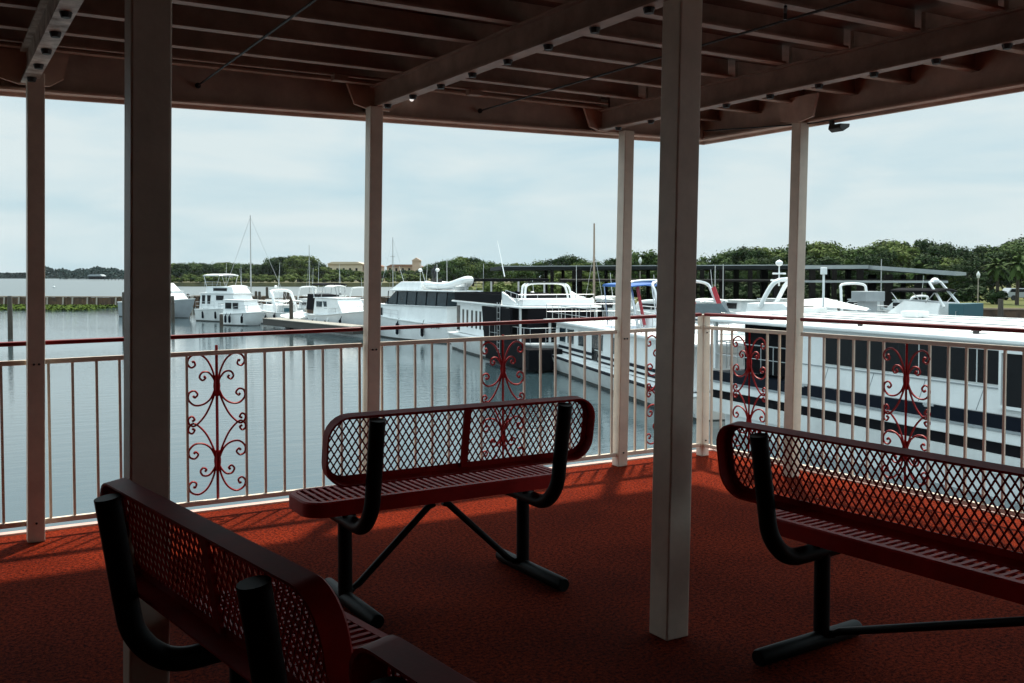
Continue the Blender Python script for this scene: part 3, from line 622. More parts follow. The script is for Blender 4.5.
# person on flybridge
pr = thing('person', 'person in dark clothes standing on the roof of the motor yacht', 'person', Vector(t.location) + Matrix.Rotation(t.rotation_euler.z, 3, 'Z') @ Vector((Ln * .335, -.6, 3.46)), 0)
me_ = bpy.data.meshes.new('body'); V = [(0, 0, .92), (0, 0, 1.15), (0, 0, 1.38), (0, .02, 1.52), (0, .04, 1.66), (.1, 0, .86), (.13, .03, .48), (.13, 0, .06), (.13, .1, .03), (-.1, 0, .86), (-.15, .02, .48), (-.16, -.03, .06), (-.16, .08, .03), (.19, 0, 1.38), (.25, .06, 1.12), (.18, .22, 1.0), (-.19, 0, 1.38), (-.26, -.02, 1.12), (-.24, .1, .9)]
Ed = [(0, 1), (1, 2), (2, 3), (3, 4), (0, 5), (5, 6), (6, 7), (7, 8), (0, 9), (9, 10), (10, 11), (11, 12), (2, 13), (13, 14), (14, 15), (2, 16), (16, 17), (17, 18)]
Rd = [.14, .14, .16, .06, .105, .10, .065, .045, .04, .10, .065, .045, .04, .06, .045, .035, .06, .045, .035]
me_.from_pydata(V, Ed, []); bo = bpy.data.objects.new('body', me_); scene.collection.objects.link(bo); bo.parent = pr; me_.materials.append(M['person'])
sk = bo.modifiers.new('skin', 'SKIN')
if not me_.skin_vertices: pass
for i, r in enumerate(Rd): me_.skin_vertices[0].data[i].radius = (r, r)
me_.skin_vertices[0].data[0].use_root = True
sb = bo.modifiers.new('sub', 'SUBSURF'); sb.levels = 1; sb.render_levels = 1
# --- first houseboat (black roof band)
t, Ln = frame('houseboat', 'houseboat with a black canvas band along its roof and an arch over the helm', 'houseboat', (540, 45), (453, 60), beam=4.0)
hull(t, Ln, 4.4, 1.0, 1.25, 'gel2', full=.85, rake=.5, keel=-.2, blunt=.3)
h0 = Ln * .60
cabin(t, .6, h0, 3.9, 1.05, 2.85, 'gel', fr=1.0, rr=0, roof=0, taper=.03); 
for s in (-1, 1):
    window(t, .75, 1.4, s * 1.93, 1.2, 2.65, 'glass', name='door')
    for x in (2.0, 2.9, 3.9, 4.8, 5.6, 6.3, 6.9, 7.9): window(t, x, x + .32, s * 1.925, 1.45, 2.45, 'glass', 'gel2')
b = MB(); b.bb(.2, Ln - 2.5, -2.15, 2.15, 2.853, 2.95); b.build('roof', 'gel', t, bevel=.03)
b = MB()
for s in (-1, 1): b.bb(.5, Ln * .62, s * 2.0 - .03, s * 2.0 + .03, 2.96, 3.45)
b.bb(.44, .5, -2, 2, 2.96, 3.45); b.build('canvas_band', 'canvas_and_shade', t)
b = MB()
for s in (-1, 1): b.prism([(Ln * .62, 2.955), (Ln * .80, 2.955), (Ln * .76, 3.15), (Ln * .62, 3.62)], 'y', s * 1.9 - .06, s * 1.9 + .06)
b.bb(Ln * .72, Ln * .82, -1.9, 1.9, 2.957, 3.3); b.build('helm_fairing', 'gel', t, bevel=.03)
for dx in (0, .5):
    b = MB(); xa = Ln * .70 + dx
    b.tube(smoothpath([(xa, -1.25, 2.96), (xa - .15, -1.22, 3.6), (xa - .3, -1.0, 4.0), (xa - .32, 0, 4.06), (xa - .3, 1.0, 4.0), (xa - .15, 1.22, 3.6), (xa, 1.25, 2.96)], 5), .06, 8); b.build('helm_arch', 'gel', t, smooth=True)
b = MB(); b.bb(Ln * .70 - .3, Ln * .70 + .3, -1.0, 1.0, 4.08, 4.13); b.build('helm_top', 'canvas_and_shade', t)
rail(t, [(Ln * .80, 2.0, 2.96), (Ln * .80, -2.0, 2.96)], .55); rail(t, [(Ln * .66, -1.95, 3.2), (Ln * .83, -1.95, 2.96)], .5)
rail(t, [(h0 + .4, -2.64, 1.15), (Ln - .5, -2.3, 1.2), (Ln - .5, 2.3, 1.2)], .8, .8); 
for s in (-1, 1):
    b = MB(); b.bb(Ln - 2.9, Ln - 2.8, s * 2.0 - .05, s * 2.0 + .05, 1.2, 2.85); b.build('porch_post', 'gel2', t); b = MB(); b.bb(h0 + 1.4, h0 + 1.5, s * 2.0 - .05, s * 2.0 + .05, 1.2, 2.85); b.build('porch_post', 'gel2', t)
for s_ in (-1, 1):
    b = MB(); b.prism([(h0 - .6, .12), (Ln - 1.0, .12), (Ln - 1.0, 1.3), (Ln - 2.7, 1.32), (Ln - 2.7, 2.84), (h0 - 1.3, 2.84)], 'y', s_ * 2.44, s_ * 2.56); b.build('side_shade_panel', 'canvas_and_shade', t)  # flat black panels stand in for shade along the open porch side
b = MB(); b.bb(Ln - 1.3, Ln + .2, -2.6, 2.6, .12, 1.05); b.build('bow_shade_box', 'canvas_and_shade', t)  # black box added over the bow to carry the porch shade forward
b = MB(); b.bb(h0 - .8, Ln - 2.6, -1.7, 1.7, 1.08, 2.84); b.build('porch_shade_box', 'canvas_and_shade', t)  # solid black fill in place of the shaded porch interior
b = MB()
for s in (-.22, .22): b.bar((h0 + 1.9 + s, -2.62, .6), (h0 + 1.9 + s, -2.62, 3.1), .04, .04)
for k in range(8): b.bar((h0 + 1.68, -2.62, .8 + k * .3), (h0 + 2.12, -2.62, .8 + k * .3), .03, .03)
b.build('ladder', 'steel', t); whip(t, (Ln * .6, -1.7, 4.4), (Ln * .52, -1.7, 6.3), .03)
b = MB(); b.box((h0 - 1.25, -1.99, 2.25), (.14, .02, .2), ry=.4); b.box((h0 - 1.0, -1.99, 2.25), (.14, .02, .2), ry=.4); b.build('emblem', 'navy', t)
# --- second houseboat (navy stripes, blue canopy)
t, Ln = frame('houseboat', 'houseboat with twin navy stripes and blue canopy on its railed roof deck', 'houseboat', (545, 48), (700, 30), beam=3.6)
hull(t, Ln, 4.0, .75, .85, 'gel2', full=.88, rake=.4, keel=-.2, blunt=.3, stripe='navy')
cabin(t, .8, Ln - 1.5, 3.5, .8, 2.25, 'gel', fr=.3, rr=.1, roof=0, taper=.03)
b = MB(); b.bb(.2, Ln - .2, -1.95, 1.95, 2.253, 2.36); b.build('roof', 'gel', t, bevel=.03)
for s in (-1, 1):
    b = MB(); b.bb(1.0, Ln - 1.7, s * 1.75, s * 1.765, 1.12, 1.24); b.build('stripe', 'navy', t)
    b = MB(); b.bb(1.0, Ln - 1.7, s * 1.757, s * 1.772, .92, 1.0); b.build('stripe', 'navy', t)
    for x in (Ln - 3.0, Ln - 4.3, Ln - 6.0, Ln - 8.4, Ln - 10.4, 3.2): window(t, x - .4, x + .45, s * 1.745, 1.42, 2.05, 'tealglass', 'gel2')
    window(t, Ln - 8.2, Ln - 7.5, s * 1.75, .95, 2.1, 'glass', name='door')
rail(t, [(Ln - .5, 1.85, 2.36), (Ln - .5, -1.85, 2.36)], .7, .8); rail(t, [(Ln - .5, 1.85, 2.36), (.6, 1.85, 2.36)], .7, 1.1); rail(t, [(Ln - .5, -1.85, 2.36), (.6, -1.85, 2.36)], .7, 1.1)
rail(t, [(Ln - .15, 1.8, .85), (Ln - .15, -1.8, .85)], .9, .6, name='bow_rail')
for s in (-1, 1):
    b = MB(); b.bb(Ln - .6, Ln - .5, s * 1.7 - .05, s * 1.7 + .05, .85, 2.25); b.build('porch_post', 'gel', t)
bimini(t, Ln * .45, Ln * .63, 2.2, 2.4, 4.1, 'bluecanvas', 'canopy', .08)
# --- sports cruiser with red striped arches
t, Ln = frame('sports_cruiser', 'white sports cruiser with red striped silver arches beside the thick foreground post', 'boat', (770, 34), (655, 40))
hull(t, Ln, 3.6, 2.1, 2.5, 'gel', full=.4, rake=1.5); cabin(t, .6, Ln - 1.5, 2.6, 2.2, 2.85, 'gel', fr=2.0, roof=0)
for x in (.9, 2.5):
    arch(t, x, 2.9, 2.4, 4.2, lean=-.9, r=.06, m='steel')
    for s in (-1, 1):
        b = MB(); b.bar((x + .35, s * 1.38, 2.5), (x - .35, s * 1.25, 4.0), .04, .2); b.build('red_panel', 'redstripe', t)
b = MB(); b.loft([[(2.6, -1.25, 2.8), (2.9, -1.2, 3.5)], [(3.9, -.8, 2.8), (3.3, -.7, 3.4)], [(3.9, .8, 2.8), (3.3, .7, 3.4)], [(2.6, 1.25, 2.8), (2.9, 1.2, 3.5)]], False); wsn = b.build('windscreen', 'tealglass', t)
wsn.modifiers.new('s', 'SOLIDIFY').thickness = .03
rail(t, [(Ln * .45, -1.5, 2.3), (Ln - 1.2, -.8, 2.45), (Ln - .1, 0, 2.5), (Ln - 1.2, .8, 2.45)], .55, 1.2)
# --- long white houseboat on the right, near
t, Ln = frame('houseboat', 'long white houseboat with dark window band and navy stripes filling the right side', 'houseboat', (712, 28.8), (1230, 15.6))
Wd = 4.6; hw = Wd / 2; S = -1 if True else 1
# near side is +y or -y: the camera side
inv = (CAM - t.location); loc = Matrix.Rotation(-t.rotation_euler.z, 3, 'Z') @ inv; S = 1 if loc.y > 0 else -1
sft = -S * hw                                                # move centreline away so that the side lies on the measured line
def Y(v): return sft + v
b = MB(); b.loft([[(x, Y(-hb), .55), (x, Y(-hb * .96), -.3), (x, Y(hb * .96), -.3), (x, Y(hb), .55)] for x, hb in ((0, hw), (Ln - 1, hw), (Ln, hw * .8))]); b.f += [(0, 3, 7, 4)]; b.build('hull', 'gel', t)
b = MB(); b.bb(0, Ln, Y(-hw) - .03, Y(hw) + .03, .50, .898); b.build('rub_rail', 'gel2', t)
b = MB(); b.bb(.05, Ln, Y(-hw) + .02, Y(hw) - .02, .90, 1.13); b.build('lower_band', 'canvas_and_shade', t)
b = MB(); b.bb(0, Ln, Y(-hw) - .02, Y(hw) + .02, 1.132, 1.36); b.build('side_deck', 'gel', t, bevel=.02)
b = MB(); b.bb(.0, Ln, Y(-hw) - .045, Y(hw) + .045, 1.362, 1.41); b.build('rub_rail', 'greyhull', t)
b = MB(); b.bb(.02, Ln, Y(-hw) + .01, Y(hw) - .01, 1.412, 1.68); b.build('navy_band', 'navy', t)
E0 = Ln - 3.4                                                # aft wall of the house
b = MB(); b.prism([(0, 1.682), (E0, 1.682), (E0 - .2, 3.12), (0, 3.12)], 'y', Y(-hw + .05), Y(hw - .05)); b.build('house', 'gel', t, bevel=.02)
b = MB(); b.bb(-.3, Ln + .25, Y(-hw) - .1, Y(hw) + .1, 3.122, 3.22); b.prism([(Y(-hw), 3.222), (Y(hw), 3.222), (Y(hw - .9), 3.32), (Y(-hw + .9), 3.32)], 'x', -.2, Ln); rfb = b.build('roof', 'gel', t, bevel=.03)
yS = Y(S * (hw - .05))
def nside(x0, x1, z0, z1, m, nm, off=.012, sl=0): return window(t, x0, x1, yS + S * off, z0, z1, m, 'gel2', sl, nm)
# windows in a long band, mirrored panels
xs = [E0 - 1.4 - 1.55 * k for k in range(9)]
for k, x in enumerate(xs):
    if x - 1.4 < .3: break
    nside(x - 1.50, x, 2.29, 2.97, 'glass', 'window', .0)
for k, x in enumerate(xs):
    b = MB(); b.prism([(x + .02, 1.72), (x + .035, 1.72), (x - .165, 2.22), (x - .18, 2.22)], 'y', yS - .002, yS + S * .006); b.build('panel_seam', 'greyhull', t)
b = MB(); b.bb(.2, E0 - .3, min(yS, yS + S * .02), max(yS, yS + S * .02), 2.20, 2.225); b.build('trim_strip', 'greyhull', t)
# door toward the bow
for xd in (4.2,):
    d = nside(xd - .9, xd, 1.85, 2.97, 'glass', 'door', .03); b = MB()
    b.prism([(xd - .97, 1.83), (xd + .09, 1.83), (xd + .09, 3.0), (xd - .97, 3.0), (xd - .97, 2.94), (xd + .03, 2.94), (xd + .03, 1.89), (xd - .91, 1.89), (xd - .91, 2.94), (xd - .97, 2.94)], 'y', yS, yS + S * .09)
    b.build('door_frame', 'gel', d)
# aft porch
b = MB(); b.bb(E0, E0 + 2.2, Y(-hw + .3), Y(hw - .3), 1.75, 3.11); b.build('aft_porch_shade', 'canvas_and_shade', t)  # black fill added where the open aft porch lies in shade
for y in (-hw + .1, hw - .1):
    b = MB(); b.bb(Ln - .12, Ln - .02, Y(y) - .05, Y(y) + .05, 1.75, 3.12); b.build('porch_post', 'gel', t)
rail(t, [(E0 + .1, Y(S * (hw - .08)), 1.8), (Ln - .1, Y(S * (hw - .08)), 1.8), (Ln - .1, Y(-S * (hw - .08)), 1.8)], .75, .5)
rail(t, [(Ln + .02, Y(-hw), .62), (Ln + .02, Y(hw), .62)], .7, .5, name='stern_rail')
b = MB()
for k in range(3):
    y0 = Y(S * (hw - .5 - k * 1.1)); pts = [(i * .5, y0 + .10 * math.sin(i * .7 + k * 2) + .05 * math.sin(i * 2.1), 3.335 if k else 3.27) for i in range(int(Ln * 2))]
    b.tube(pts, .018, 5)
b.build('roof_cable', 'greyhull', t)
for x in (5.2, 8.6, 12):
    b = MB(); b.box((x, Y(S * (hw - .35)), 3.29), (.12, .05, .07)); b.tube([(x - .12, Y(S * (hw - .35)), 3.33), (x + .12, Y(S * (hw - .35)), 3.33)], .018, 6); b.build('cleat', 'dark', t)
for x in (6.1, 10.2):
    b = MB(); b.box((x, Y(S * (hw + .012)), 1.68), (.3, .02, .05)); b.box((x + .05, Y(S * (hw + .012)), 1.64), (.14, .02, .03)); b.build('side_fitting', 'steel', t)
hb_dir = t.rotation_euler.z
# --- white flat-roofed houseboat behind it
t, Ln = frame('houseboat', 'broad white roofed boat lying behind the long houseboat, mostly roof visible', 'houseboat', (742, 38), (1180, 25))
hull(t, Ln, 4.4, 1.0, 1.1, 'gel', full=.85, rake=.5, blunt=.3); cabin(t, .8, Ln - 1.4, 3.9, 1.05, 3.02, 'gel', fr=.4, roof=.12, taper=.03)
b = MB()
for k in range(2): b.tube([(i * .6 + 1, -.9 + k * 1.4 + .12 * math.sin(i * .8 + k), 3.165) for i in range(int((Ln - 3) / .6))], .02, 5)
b.build('roof_cable', 'greyhull', t)
for x in (Ln - 4, Ln - 8): b = MB(); b.box((x, .5, 3.25), (.6, .6, .2)); b.build('roof_hatch', 'gel2', t, bevel=.03)
# --- cruisers behind
t, Ln = frame('flybridge_cruiser', 'white cruiser with radar mast and angled arch left of the right railing post', 'boat', (850, 50), (742, 53))
hull(t, Ln + .5, 3.4, 2.0, 2.3, 'gel'); cabin(t, .6, Ln - 1.5, 2.7, 2.0, 3.0, 'gel', fr=1.6, roof=0); arch(t, 1.4, 2.6, 2.8, 4.2, lean=.9, r=.12)
whip(t, (2.1, -.3, 3.9), (2.1, -.3, 5.3), .05, 'gel', 'radar_mast'); dome(t, 2.1, -.3, 5.1, .2)
for z, r in ((4.55, .28), (4.2, .35)):
    b = MB(); b.box((2.1, -.3, z), (r * 2, r * 2.2, .09)); b.build('radar', 'gel', t, bevel=.03)
b = MB(); b.loft([[(3.2, -1.3, 2.9), (3.2, 0, 3.2), (3.2, 1.3, 2.9)], [(4.4, -1.3, 2.9), (4.4, 0, 3.3), (4.4, 1.3, 2.9)], [(6.6, -.5, 2.7), (6.6, 0, 2.8), (6.6, .5, 2.7)]]); b.build('boat_cover', 'gel', t)
t, Ln = frame('centre_console_boat', 'white boat with a small upright arch and pale console behind the long houseboat', 'boat', (830, 62), (890, 57))
hull(t, Ln + .4, 2.5, 1.9, 2.2, 'gel'); arch(t, Ln * .55, 2.0, 2.1, 3.9, lean=.3, r=.08); b = MB(); b.bb(1.2, 2.5, -.7, .7, 2.9, 3.5); b.bb(1.6, 2.2, -.5, .5, 1.9, 2.9); b.build('console', 'greyhull', t, bevel=.03); rail(t, [(.3, -1, 2.0), (Ln * .8, -1, 2.1)], .6)
t, Ln = frame('canvas_covered_cruiser', 'white covered cruiser with radar dome on slanted mast and a teal side curtain', 'boat', (880, 55), (972, 51))
hull(t, Ln + .5, 3.1, 1.8, 2.1, 'gel'); b = MB(); b.loft([[(1.2, -1.3, 2.0), (1.2, -1.0, 3.0), (1.2, 1.0, 3.0), (1.2, 1.3, 2.0)], [(3.4, -1.3, 2.0), (3.2, -1.0, 3.1), (3.2, 1.0, 3.1), (3.4, 1.3, 2.0)], [(Ln - .4, -.6, 2.1), (Ln - 1.4, -.5, 2.75), (Ln - 1.4, .5, 2.75), (Ln - .4, .6, 2.1)]]); b.build('boat_cover', 'gel', t)
bimini(t, 1.3, 4.0, 2.3, 3.0, 3.65, 'canvas_and_shade'); b = MB(); b.bb(-.1, .7, -1.1, 1.1, 2.3, 3.0); b.build('side_curtain', 'tealcanvas', t, bevel=.03)
b = MB(); b.tube([(1.0, -.9, 2.8), (2.0, -.6, 4.1)], .07, 6); b.tube([(1.0, .9, 2.8), (2.0, .6, 4.1)], .07, 6); b.tube([(2.0, -.6, 4.1), (2.0, .6, 4.1)], .07, 6); b.build('radar_mast', 'gel', t); dome(t, 2.0, 0, 4.15, .23)
rail(t, [(.2, -1.3, 1.8), (.2, 1.3, 1.8)], .8)
for px, D, h, lab in ((437, 66, 5.0, 'thin mast rising behind the dinghy on the motor yacht'), (672, 60, 6.0, 'thin mast hidden beside the thick foreground post'), (715, 62, 4.9, 'thin pale pole left of the radar mast, in front of the covered dock'), (723, 66, 5.0, 'second thin pale pole in front of the covered dock'), (881, 70, 5.4, 'thin pole before the right part of the dock roof'), (447, 70, 5.3, 'thin pole right of the mast behind the dinghy')):
    b = MB(); b.tube([(0, 0, 0), (0, 0, h)], [.05, .03], 6); tag(b.build('slim_pole', 'alu', loc=at(px, D, .2)), lab, 'pole', 'thin poles among the boats')
def small_boat(a, c, D0, D1, lab, kind, sd):
    rnd = random.Random(sd); t, Ln = frame('small_cruiser', lab, 'boat', (c, D1), (a, D0)); B = rnd.uniform(2.2, 2.7); z = rnd.uniform(.9, 1.2)
    hull(t, Ln + .3, B, z, z + .35, rnd.choice(('gel', 'gel2', 'gel')), full=.45)
    cabin(t, Ln * .25, Ln * .75, B * .75, z, z + rnd.uniform(.8, 1.2), rnd.choice(('gel', 'gel2')), fr=.7)
    for s_ in (-1, 1): window(t, Ln * .35, Ln * .55, s_ * B * .37, z + .35, z + .7)
    if kind == 'arch': arch(t, Ln * .25, B * .8, z + .6, z + 2.1, lean=.5, r=.07)
    if kind == 'bimini': bimini(t, Ln * .05, Ln * .45, B * .8, z + .6, z + 2.2, rnd.choice(('canvas_and_shade', 'navy', 'gel2')))
    if kind == 'tall': b = MB(); b.bb(Ln * .3, Ln * .55, -.6, .6, z + 1.1, z + 1.9); b.build('flybridge', 'gel', t, bevel=.04); dome(t, Ln * .4, 0, z + 2.3, .18)
    clutter(t, Ln, B, z, sd)
SB = [(300, 326, 98, 94, 'small cruiser peeking out behind the black canvas boat', 'arch'), (234, 250, 112, 110, 'small boat half hidden behind the two-deck trawler', 'bimini'), (268, 288, 106, 103, 'small cruiser behind the low cruiser with the swept arch', 'tall'),
      (330, 350, 100, 98, 'small boat behind the cabin cruiser with dark sun top', 'bimini'), (352, 376, 100, 96, 'small pale boat behind the second railing post', 'arch'), (520, 552, 60, 57, 'cruiser behind the helm arch of the first houseboat', 'tall'),
      (560, 592, 60, 57, 'cruiser left of the brown mast, before the covered dock', 'arch'), (600, 634, 54, 52, 'small cruiser right of the brown mast under the blue canopy', 'bimini'), (700, 734, 52, 50, 'small cruiser right of the thick post, behind the red striped arches', 'bimini'),
      (905, 940, 62, 60, 'small boat behind the radar dome mast on the right', 'arch'), (466, 500, 66, 62, 'white boat just right of the dinghy, under the dark awning', 'tall'), (640, 668, 50, 48, 'small cruiser mostly hidden by the thick foreground post', 'arch')]
for k_, q_ in enumerate(SB): small_boat(*q_, 40 + k_)
# boats under the covered dock
for i, (px, D, lab) in enumerate(((522, 66, 'white boat under the covered dock behind the first houseboat'), (556, 70, 'white boat in the covered dock left of the brown mast'), (700, 68, 'small white boat in the covered dock right of the thick foreground post'), (735, 72, 'white boat deep in the covered dock left of the radar mast'), (484, 72, 'white boat under the dark awning behind the first houseboat'), (610, 74, 'white boat in the covered dock, left of the slim post by the middle bench'), (655, 70, 'white boat in the covered dock hidden behind the thick foreground post'), (770, 76, 'small white boat in the covered dock behind the radar mast'), (812, 72, 'small white boat in the covered dock right of the slim post behind the right bench'), (860, 74, 'white boat in the covered dock behind the small upright arch'), (905, 72, 'white boat near the right end of the covered dock'), (462, 84, 'white boat beyond the dinghy at the left end of the dark awning'))):
    t, Ln = frame('docked_boat', lab, 'boat', (px - 22, D + 2), (px + 20, D - 2)); hull(t, Ln, 2.6, 1.8, 2.2, 'gel2'); cabin(t, .4, Ln - 1.2, 1.9, 1.85, 2.6, 'gel2', fr=.9)
    for s in (-1, 1): window(t, .9, Ln - 2.1, s * .9, 2.05, 2.45)
# ================================================================== docks, piles, breakwater
def slab(a, c, wd, z0, z1, side=1):
    d = (c - a); d.z = 0; l = d.length; rz = math.atan2(d.y, d.x); b = MB(); b.bb(0, l, 0 if side > 0 else -wd, wd if side > 0 else 0, z0, z1); return b, Vector((a.x, a.y, WZ)), rz, l
fd = thing('finger_dock', 'pale planked finger dock in front of the black canvas boat', 'dock', at(258, 84), 0)
a = at(262, 84); c = at(352, 70); d = c - a; fd.location = a; fd.rotation_euler.z = math.atan2(d.y, d.x); l = d.length
b = MB()
for k in range(int(l / .2)): b.bb(k * .2, k * .2 + .185, 0, 1.6, .72, .78)
b.build('planking', 'dockwood', fd); b = MB(); b.bb(0, l, .05, 1.55, .2, .719); b.build('dock_beam', 'dockside', fd)
hd = thing('main_dock', 'low planked dock running behind the long houseboat', 'dock', at(700, 44), 0)
a = at(560, 62); c = at(1020, 46); d = c - a; hd.location = a; hd.rotation_euler.z = math.atan2(d.y, d.x); l = d.length
b = MB(); b.bb(0, l, 0, 2.4, .75, .83); b.build('planking', 'dockwood', hd); b = MB(); b.bb(0, l, .05, 2.3, .2, .749); b.build('dock_beam', 'dockside', hd)
pg = 'mooring piles standing in the water'
pile_p = [(9.5, 69, 3.0, 'dark mooring pile alone in the water at the far left edge'), (124, 78, 3.1, 'dark pile touching the left side of the dark foreground post'), (172.5, 92, 2.5, 'pile beside the hull of the grey sided cruiser'), (188, 108, 2.4, 'pile between the grey cruiser and the two-deck trawler'),
          (221, 84, 1.1, 'short dark pile in the water in front of the two-deck trawler'), (244, 118, 3.3, 'thick pile behind the sun top of the two-deck trawler'), (256, 112, 2.6, 'left pile of the pair right of the tallest mast'), (259.5, 110, 2.6, 'right pile of the pair right of the tallest mast'), (267, 118, 3.0, 'single pile standing right of the pair by the tallest mast'),
          (284.5, 104, 2.7, 'left pile of the cluster beside the black canvas boat'), (288, 100, 2.8, 'middle pile of the cluster beside the black canvas boat'), (291, 82, 2.4, 'nearest thick pile rising through the finger dock'), (340, 112, 2.4, 'pile behind the sun top of the cabin cruiser'),
          (880, 50, 2.3, 'pile between the white covered boats on the right'), (936, 42, 2.5, 'pile in front of the teal curtain cruiser'), (1001, 60, 3.0, 'pile at the far right before the seawall')]
for px, D, h, lab in pile_p:
    p = at(px, D); b = MB(); b.tube([(0, 0, -1.2), (.01, 0, h * .5), (0, .01, h - .08), (0, .01, h)], [.17, .165, .155, .12], 10)
    tag(b.build('mooring_pile', 'pile', loc=(p.x, p.y, WZ), smooth=True), lab, 'pile', pg)
# breakwater (timber wall with concrete posts)
def breakwater(a, c, h, step, label, thick=.5):
    d = c - a; t = thing('timber_breakwater', label, 'wall', a, math.atan2(d.y, d.x), 'timber breakwater walls'); l = d.length
    b = MB(); k = 0; x = 0
    while x < l:
        wd = random.uniform(.28, .42); b.bb(x, min(x + wd - .02, l), -.1 + random.uniform(-.03, .03), .1, -.6, h - random.uniform(0, .05)); x += wd
    b.build('planks', 'wallwood', t); b = MB(); b.bb(0, l, -.2, .3, h, h + .12); b.build('cap_beam', 'wallcap', t)
    n = int(l / step)
    for k in range(n + 1):
        x = min(k * step * random.uniform(.97, 1.03), l - .2)
        b = MB(); b.tube([(x, -.42, -.6), (x, -.24, h)], .12, 6); b.build('brace_post', 'conc', t)
    return t
breakwater(at(-120, 144), at(128, 138), 1.3, 2.2, 'timber breakwater with pale posts in open water at the far left')
breakwater(at(131, 137), at(470, 128), 1.5, 2.4, 'timber breakwater behind the moored boats in the middle distance')
b = MB(); random.seed(5)
dd = at(128, 122) - at(-60, 128)
for i in range(11000):
    u = random.random(); p = at(-60, 141.2) * (1 - u) + at(129, 136.5) * u - FW * (random.random() ** 1.2 * 15.0)
    s = random.uniform(.12, .3); a_ = random.random() * 6.28; tl = random.uniform(.1, .9)
    e = Vector((math.cos(a_), math.sin(a_), tl)).normalized() * s; f_ = Vector((-math.sin(a_), math.cos(a_), random.uniform(-.3, .3))) * s * .6
    q = Vector((p.x, p.y, WZ + .03 + random.random() * .18)); b.add([q - f_, q + f_, q + f_ * .6 + e, q - f_ * .6 + e], [(0, 1, 2, 3)])
tag(b.build('water_plants', 'plants'), 'band of bright green floating plants along the foot of the left breakwater', 'water plants', kind='stuff')
# marker buoy
b = MB(); b.ball((0, 0, .25), .45, 10); b.tube([(0, 0, .4), (0, 0, 1.3)], .12, 6); tag(b.build('marker_buoy', 'gel2', loc=at(54, 330)), 'small pale marker buoy far out on the open lake', 'buoy')
# far boathouse
t = thing('boathouse', 'dark boathouse on the far shore at the left', 'boathouse', at(97, 760), -yr)
b = MB(); b.bb(-5, 5, -3, 3, .9, 3.2); b.build('wall', 'canvas_and_shade', t); b = MB(); b.prism([(-6, 3.2), (6, 3.2), (4, 4.6), (-4, 4.6)], 'y', -4, 4); b.build('roof', 'greyhull', t)
b = MB(); b.bb(6, 26, -1, 1, 1.0, 1.3)
for k in range(8): b.bb(6 + k * 2.7, 6.3 + k * 2.7, -.2, .2, -1, 1.0)
b.build('jetty', 'dockside', t)
# seawall on the right
a = at(640, 99.5); sw = thing('seawall', 'low brown seawall along the lawn at the right', 'wall', a, 0); c = at(1500, 87.5); d = c - a; sw.rotation_euler.z = math.atan2(d.y, d.x)
b = MB(); b.bb(0, d.length, -.2, .15, -.6, 1.12); b.build('planks', 'wallwood', sw); b = MB(); b.bb(0, d.length, -.3, .2, 1.125, 1.28); b.build('cap_beam', 'wallcap', sw)
# ================================================================== covered dock
cvt = thing('covered_dock', 'long dark covered dock with a flat metal roof on many posts', 'covered dock', at(700, 78), -yr)
def lp(px, D): v = at(px, D) - at(700, 78); return Vector((v.dot(RT), v.dot(FW), 0))
def sheet(pts, z, th):
    b = MB(); n = len(pts); zz = z if hasattr(z, '__len__') else [z] * n
    b.add([(p.x, p.y, q + th) for p, q in zip(pts, zz)] + [(p.x, p.y, q) for p, q in zip(pts, zz)], [tuple(range(n)), tuple(range(2 * n - 1, n - 1, -1))] + [(i, (i + 1) % n, n + (i + 1) % n, n + i) for i in range(n)]); return b
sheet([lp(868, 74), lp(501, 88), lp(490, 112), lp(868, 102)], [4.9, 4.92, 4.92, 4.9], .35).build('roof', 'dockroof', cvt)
sheet([lp(868, 73.9), lp(956, 68), lp(966, 96), lp(868, 101.9)], [4.9, 4.42, 4.42, 4.9], .30).build('roof', 'docktrim', cvt)
sheet([lp(800, 75.6), lp(868, 73.6), lp(868, 73.9), lp(800, 75.9)], 4.93, .28).build('fascia_trim', 'docktrim', cvt)
sheet([lp(501, 87.6), lp(799, 75.4), lp(799, 75.6), lp(501, 87.8)], 5.2, .07).build('fascia_trim', 'docktrim', cvt)
sheet([lp(800, 68), lp(948, 64), lp(948, 64.5), lp(800, 68.5)], 3.95, .14).build('lower_beam', 'docktrim', cvt)
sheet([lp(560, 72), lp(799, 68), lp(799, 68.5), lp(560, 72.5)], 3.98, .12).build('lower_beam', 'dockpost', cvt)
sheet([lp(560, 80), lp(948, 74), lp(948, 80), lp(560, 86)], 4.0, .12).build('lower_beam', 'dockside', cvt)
for i, px in enumerate([546, 552, 563, 577, 606, 622, 648, 662, 694, 702, 711, 722, 736, 750, 764, 776, 800, 812, 826, 834, 848, 860, 872, 888, 903, 918, 930]):
    D = 86 - (px - 501) / (968 - 501) * 16 + (0 if i % 2 else 7); p = lp(px, D); r = random.choice((.14, .2, .28)) if px != 577 else .42
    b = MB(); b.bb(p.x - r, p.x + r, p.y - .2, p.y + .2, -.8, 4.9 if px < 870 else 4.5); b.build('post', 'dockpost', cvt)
b = MB()
for px in range(520, 900, 40): p = lp(px, 86); b.bb(p.x - 1.5, p.x + 1.5, p.y, p.y + .3, 1.4, 1.7)
b.bb(lp(500, 95).x, lp(930, 95).x, 12, 14, .8, 1.25); b.build('walkway', 'dockside', cvt)
aw = thing('dock_awning', 'low flat dark awning behind the first houseboat', 'awning', at(505, 66), -yr)
b = MB(); b.bb(-3.0, 2.9, -1.5, 2.5, 4.05, 4.22); b.build('awning_roof', 'canvas_and_shade', aw)
for x in (-2.6, -.9, .9, 2.6):
    b = MB(); b.bb(x - .06, x + .06, -1.3, -1.18, -.5, 4.05); b.build('post', 'steel', aw)
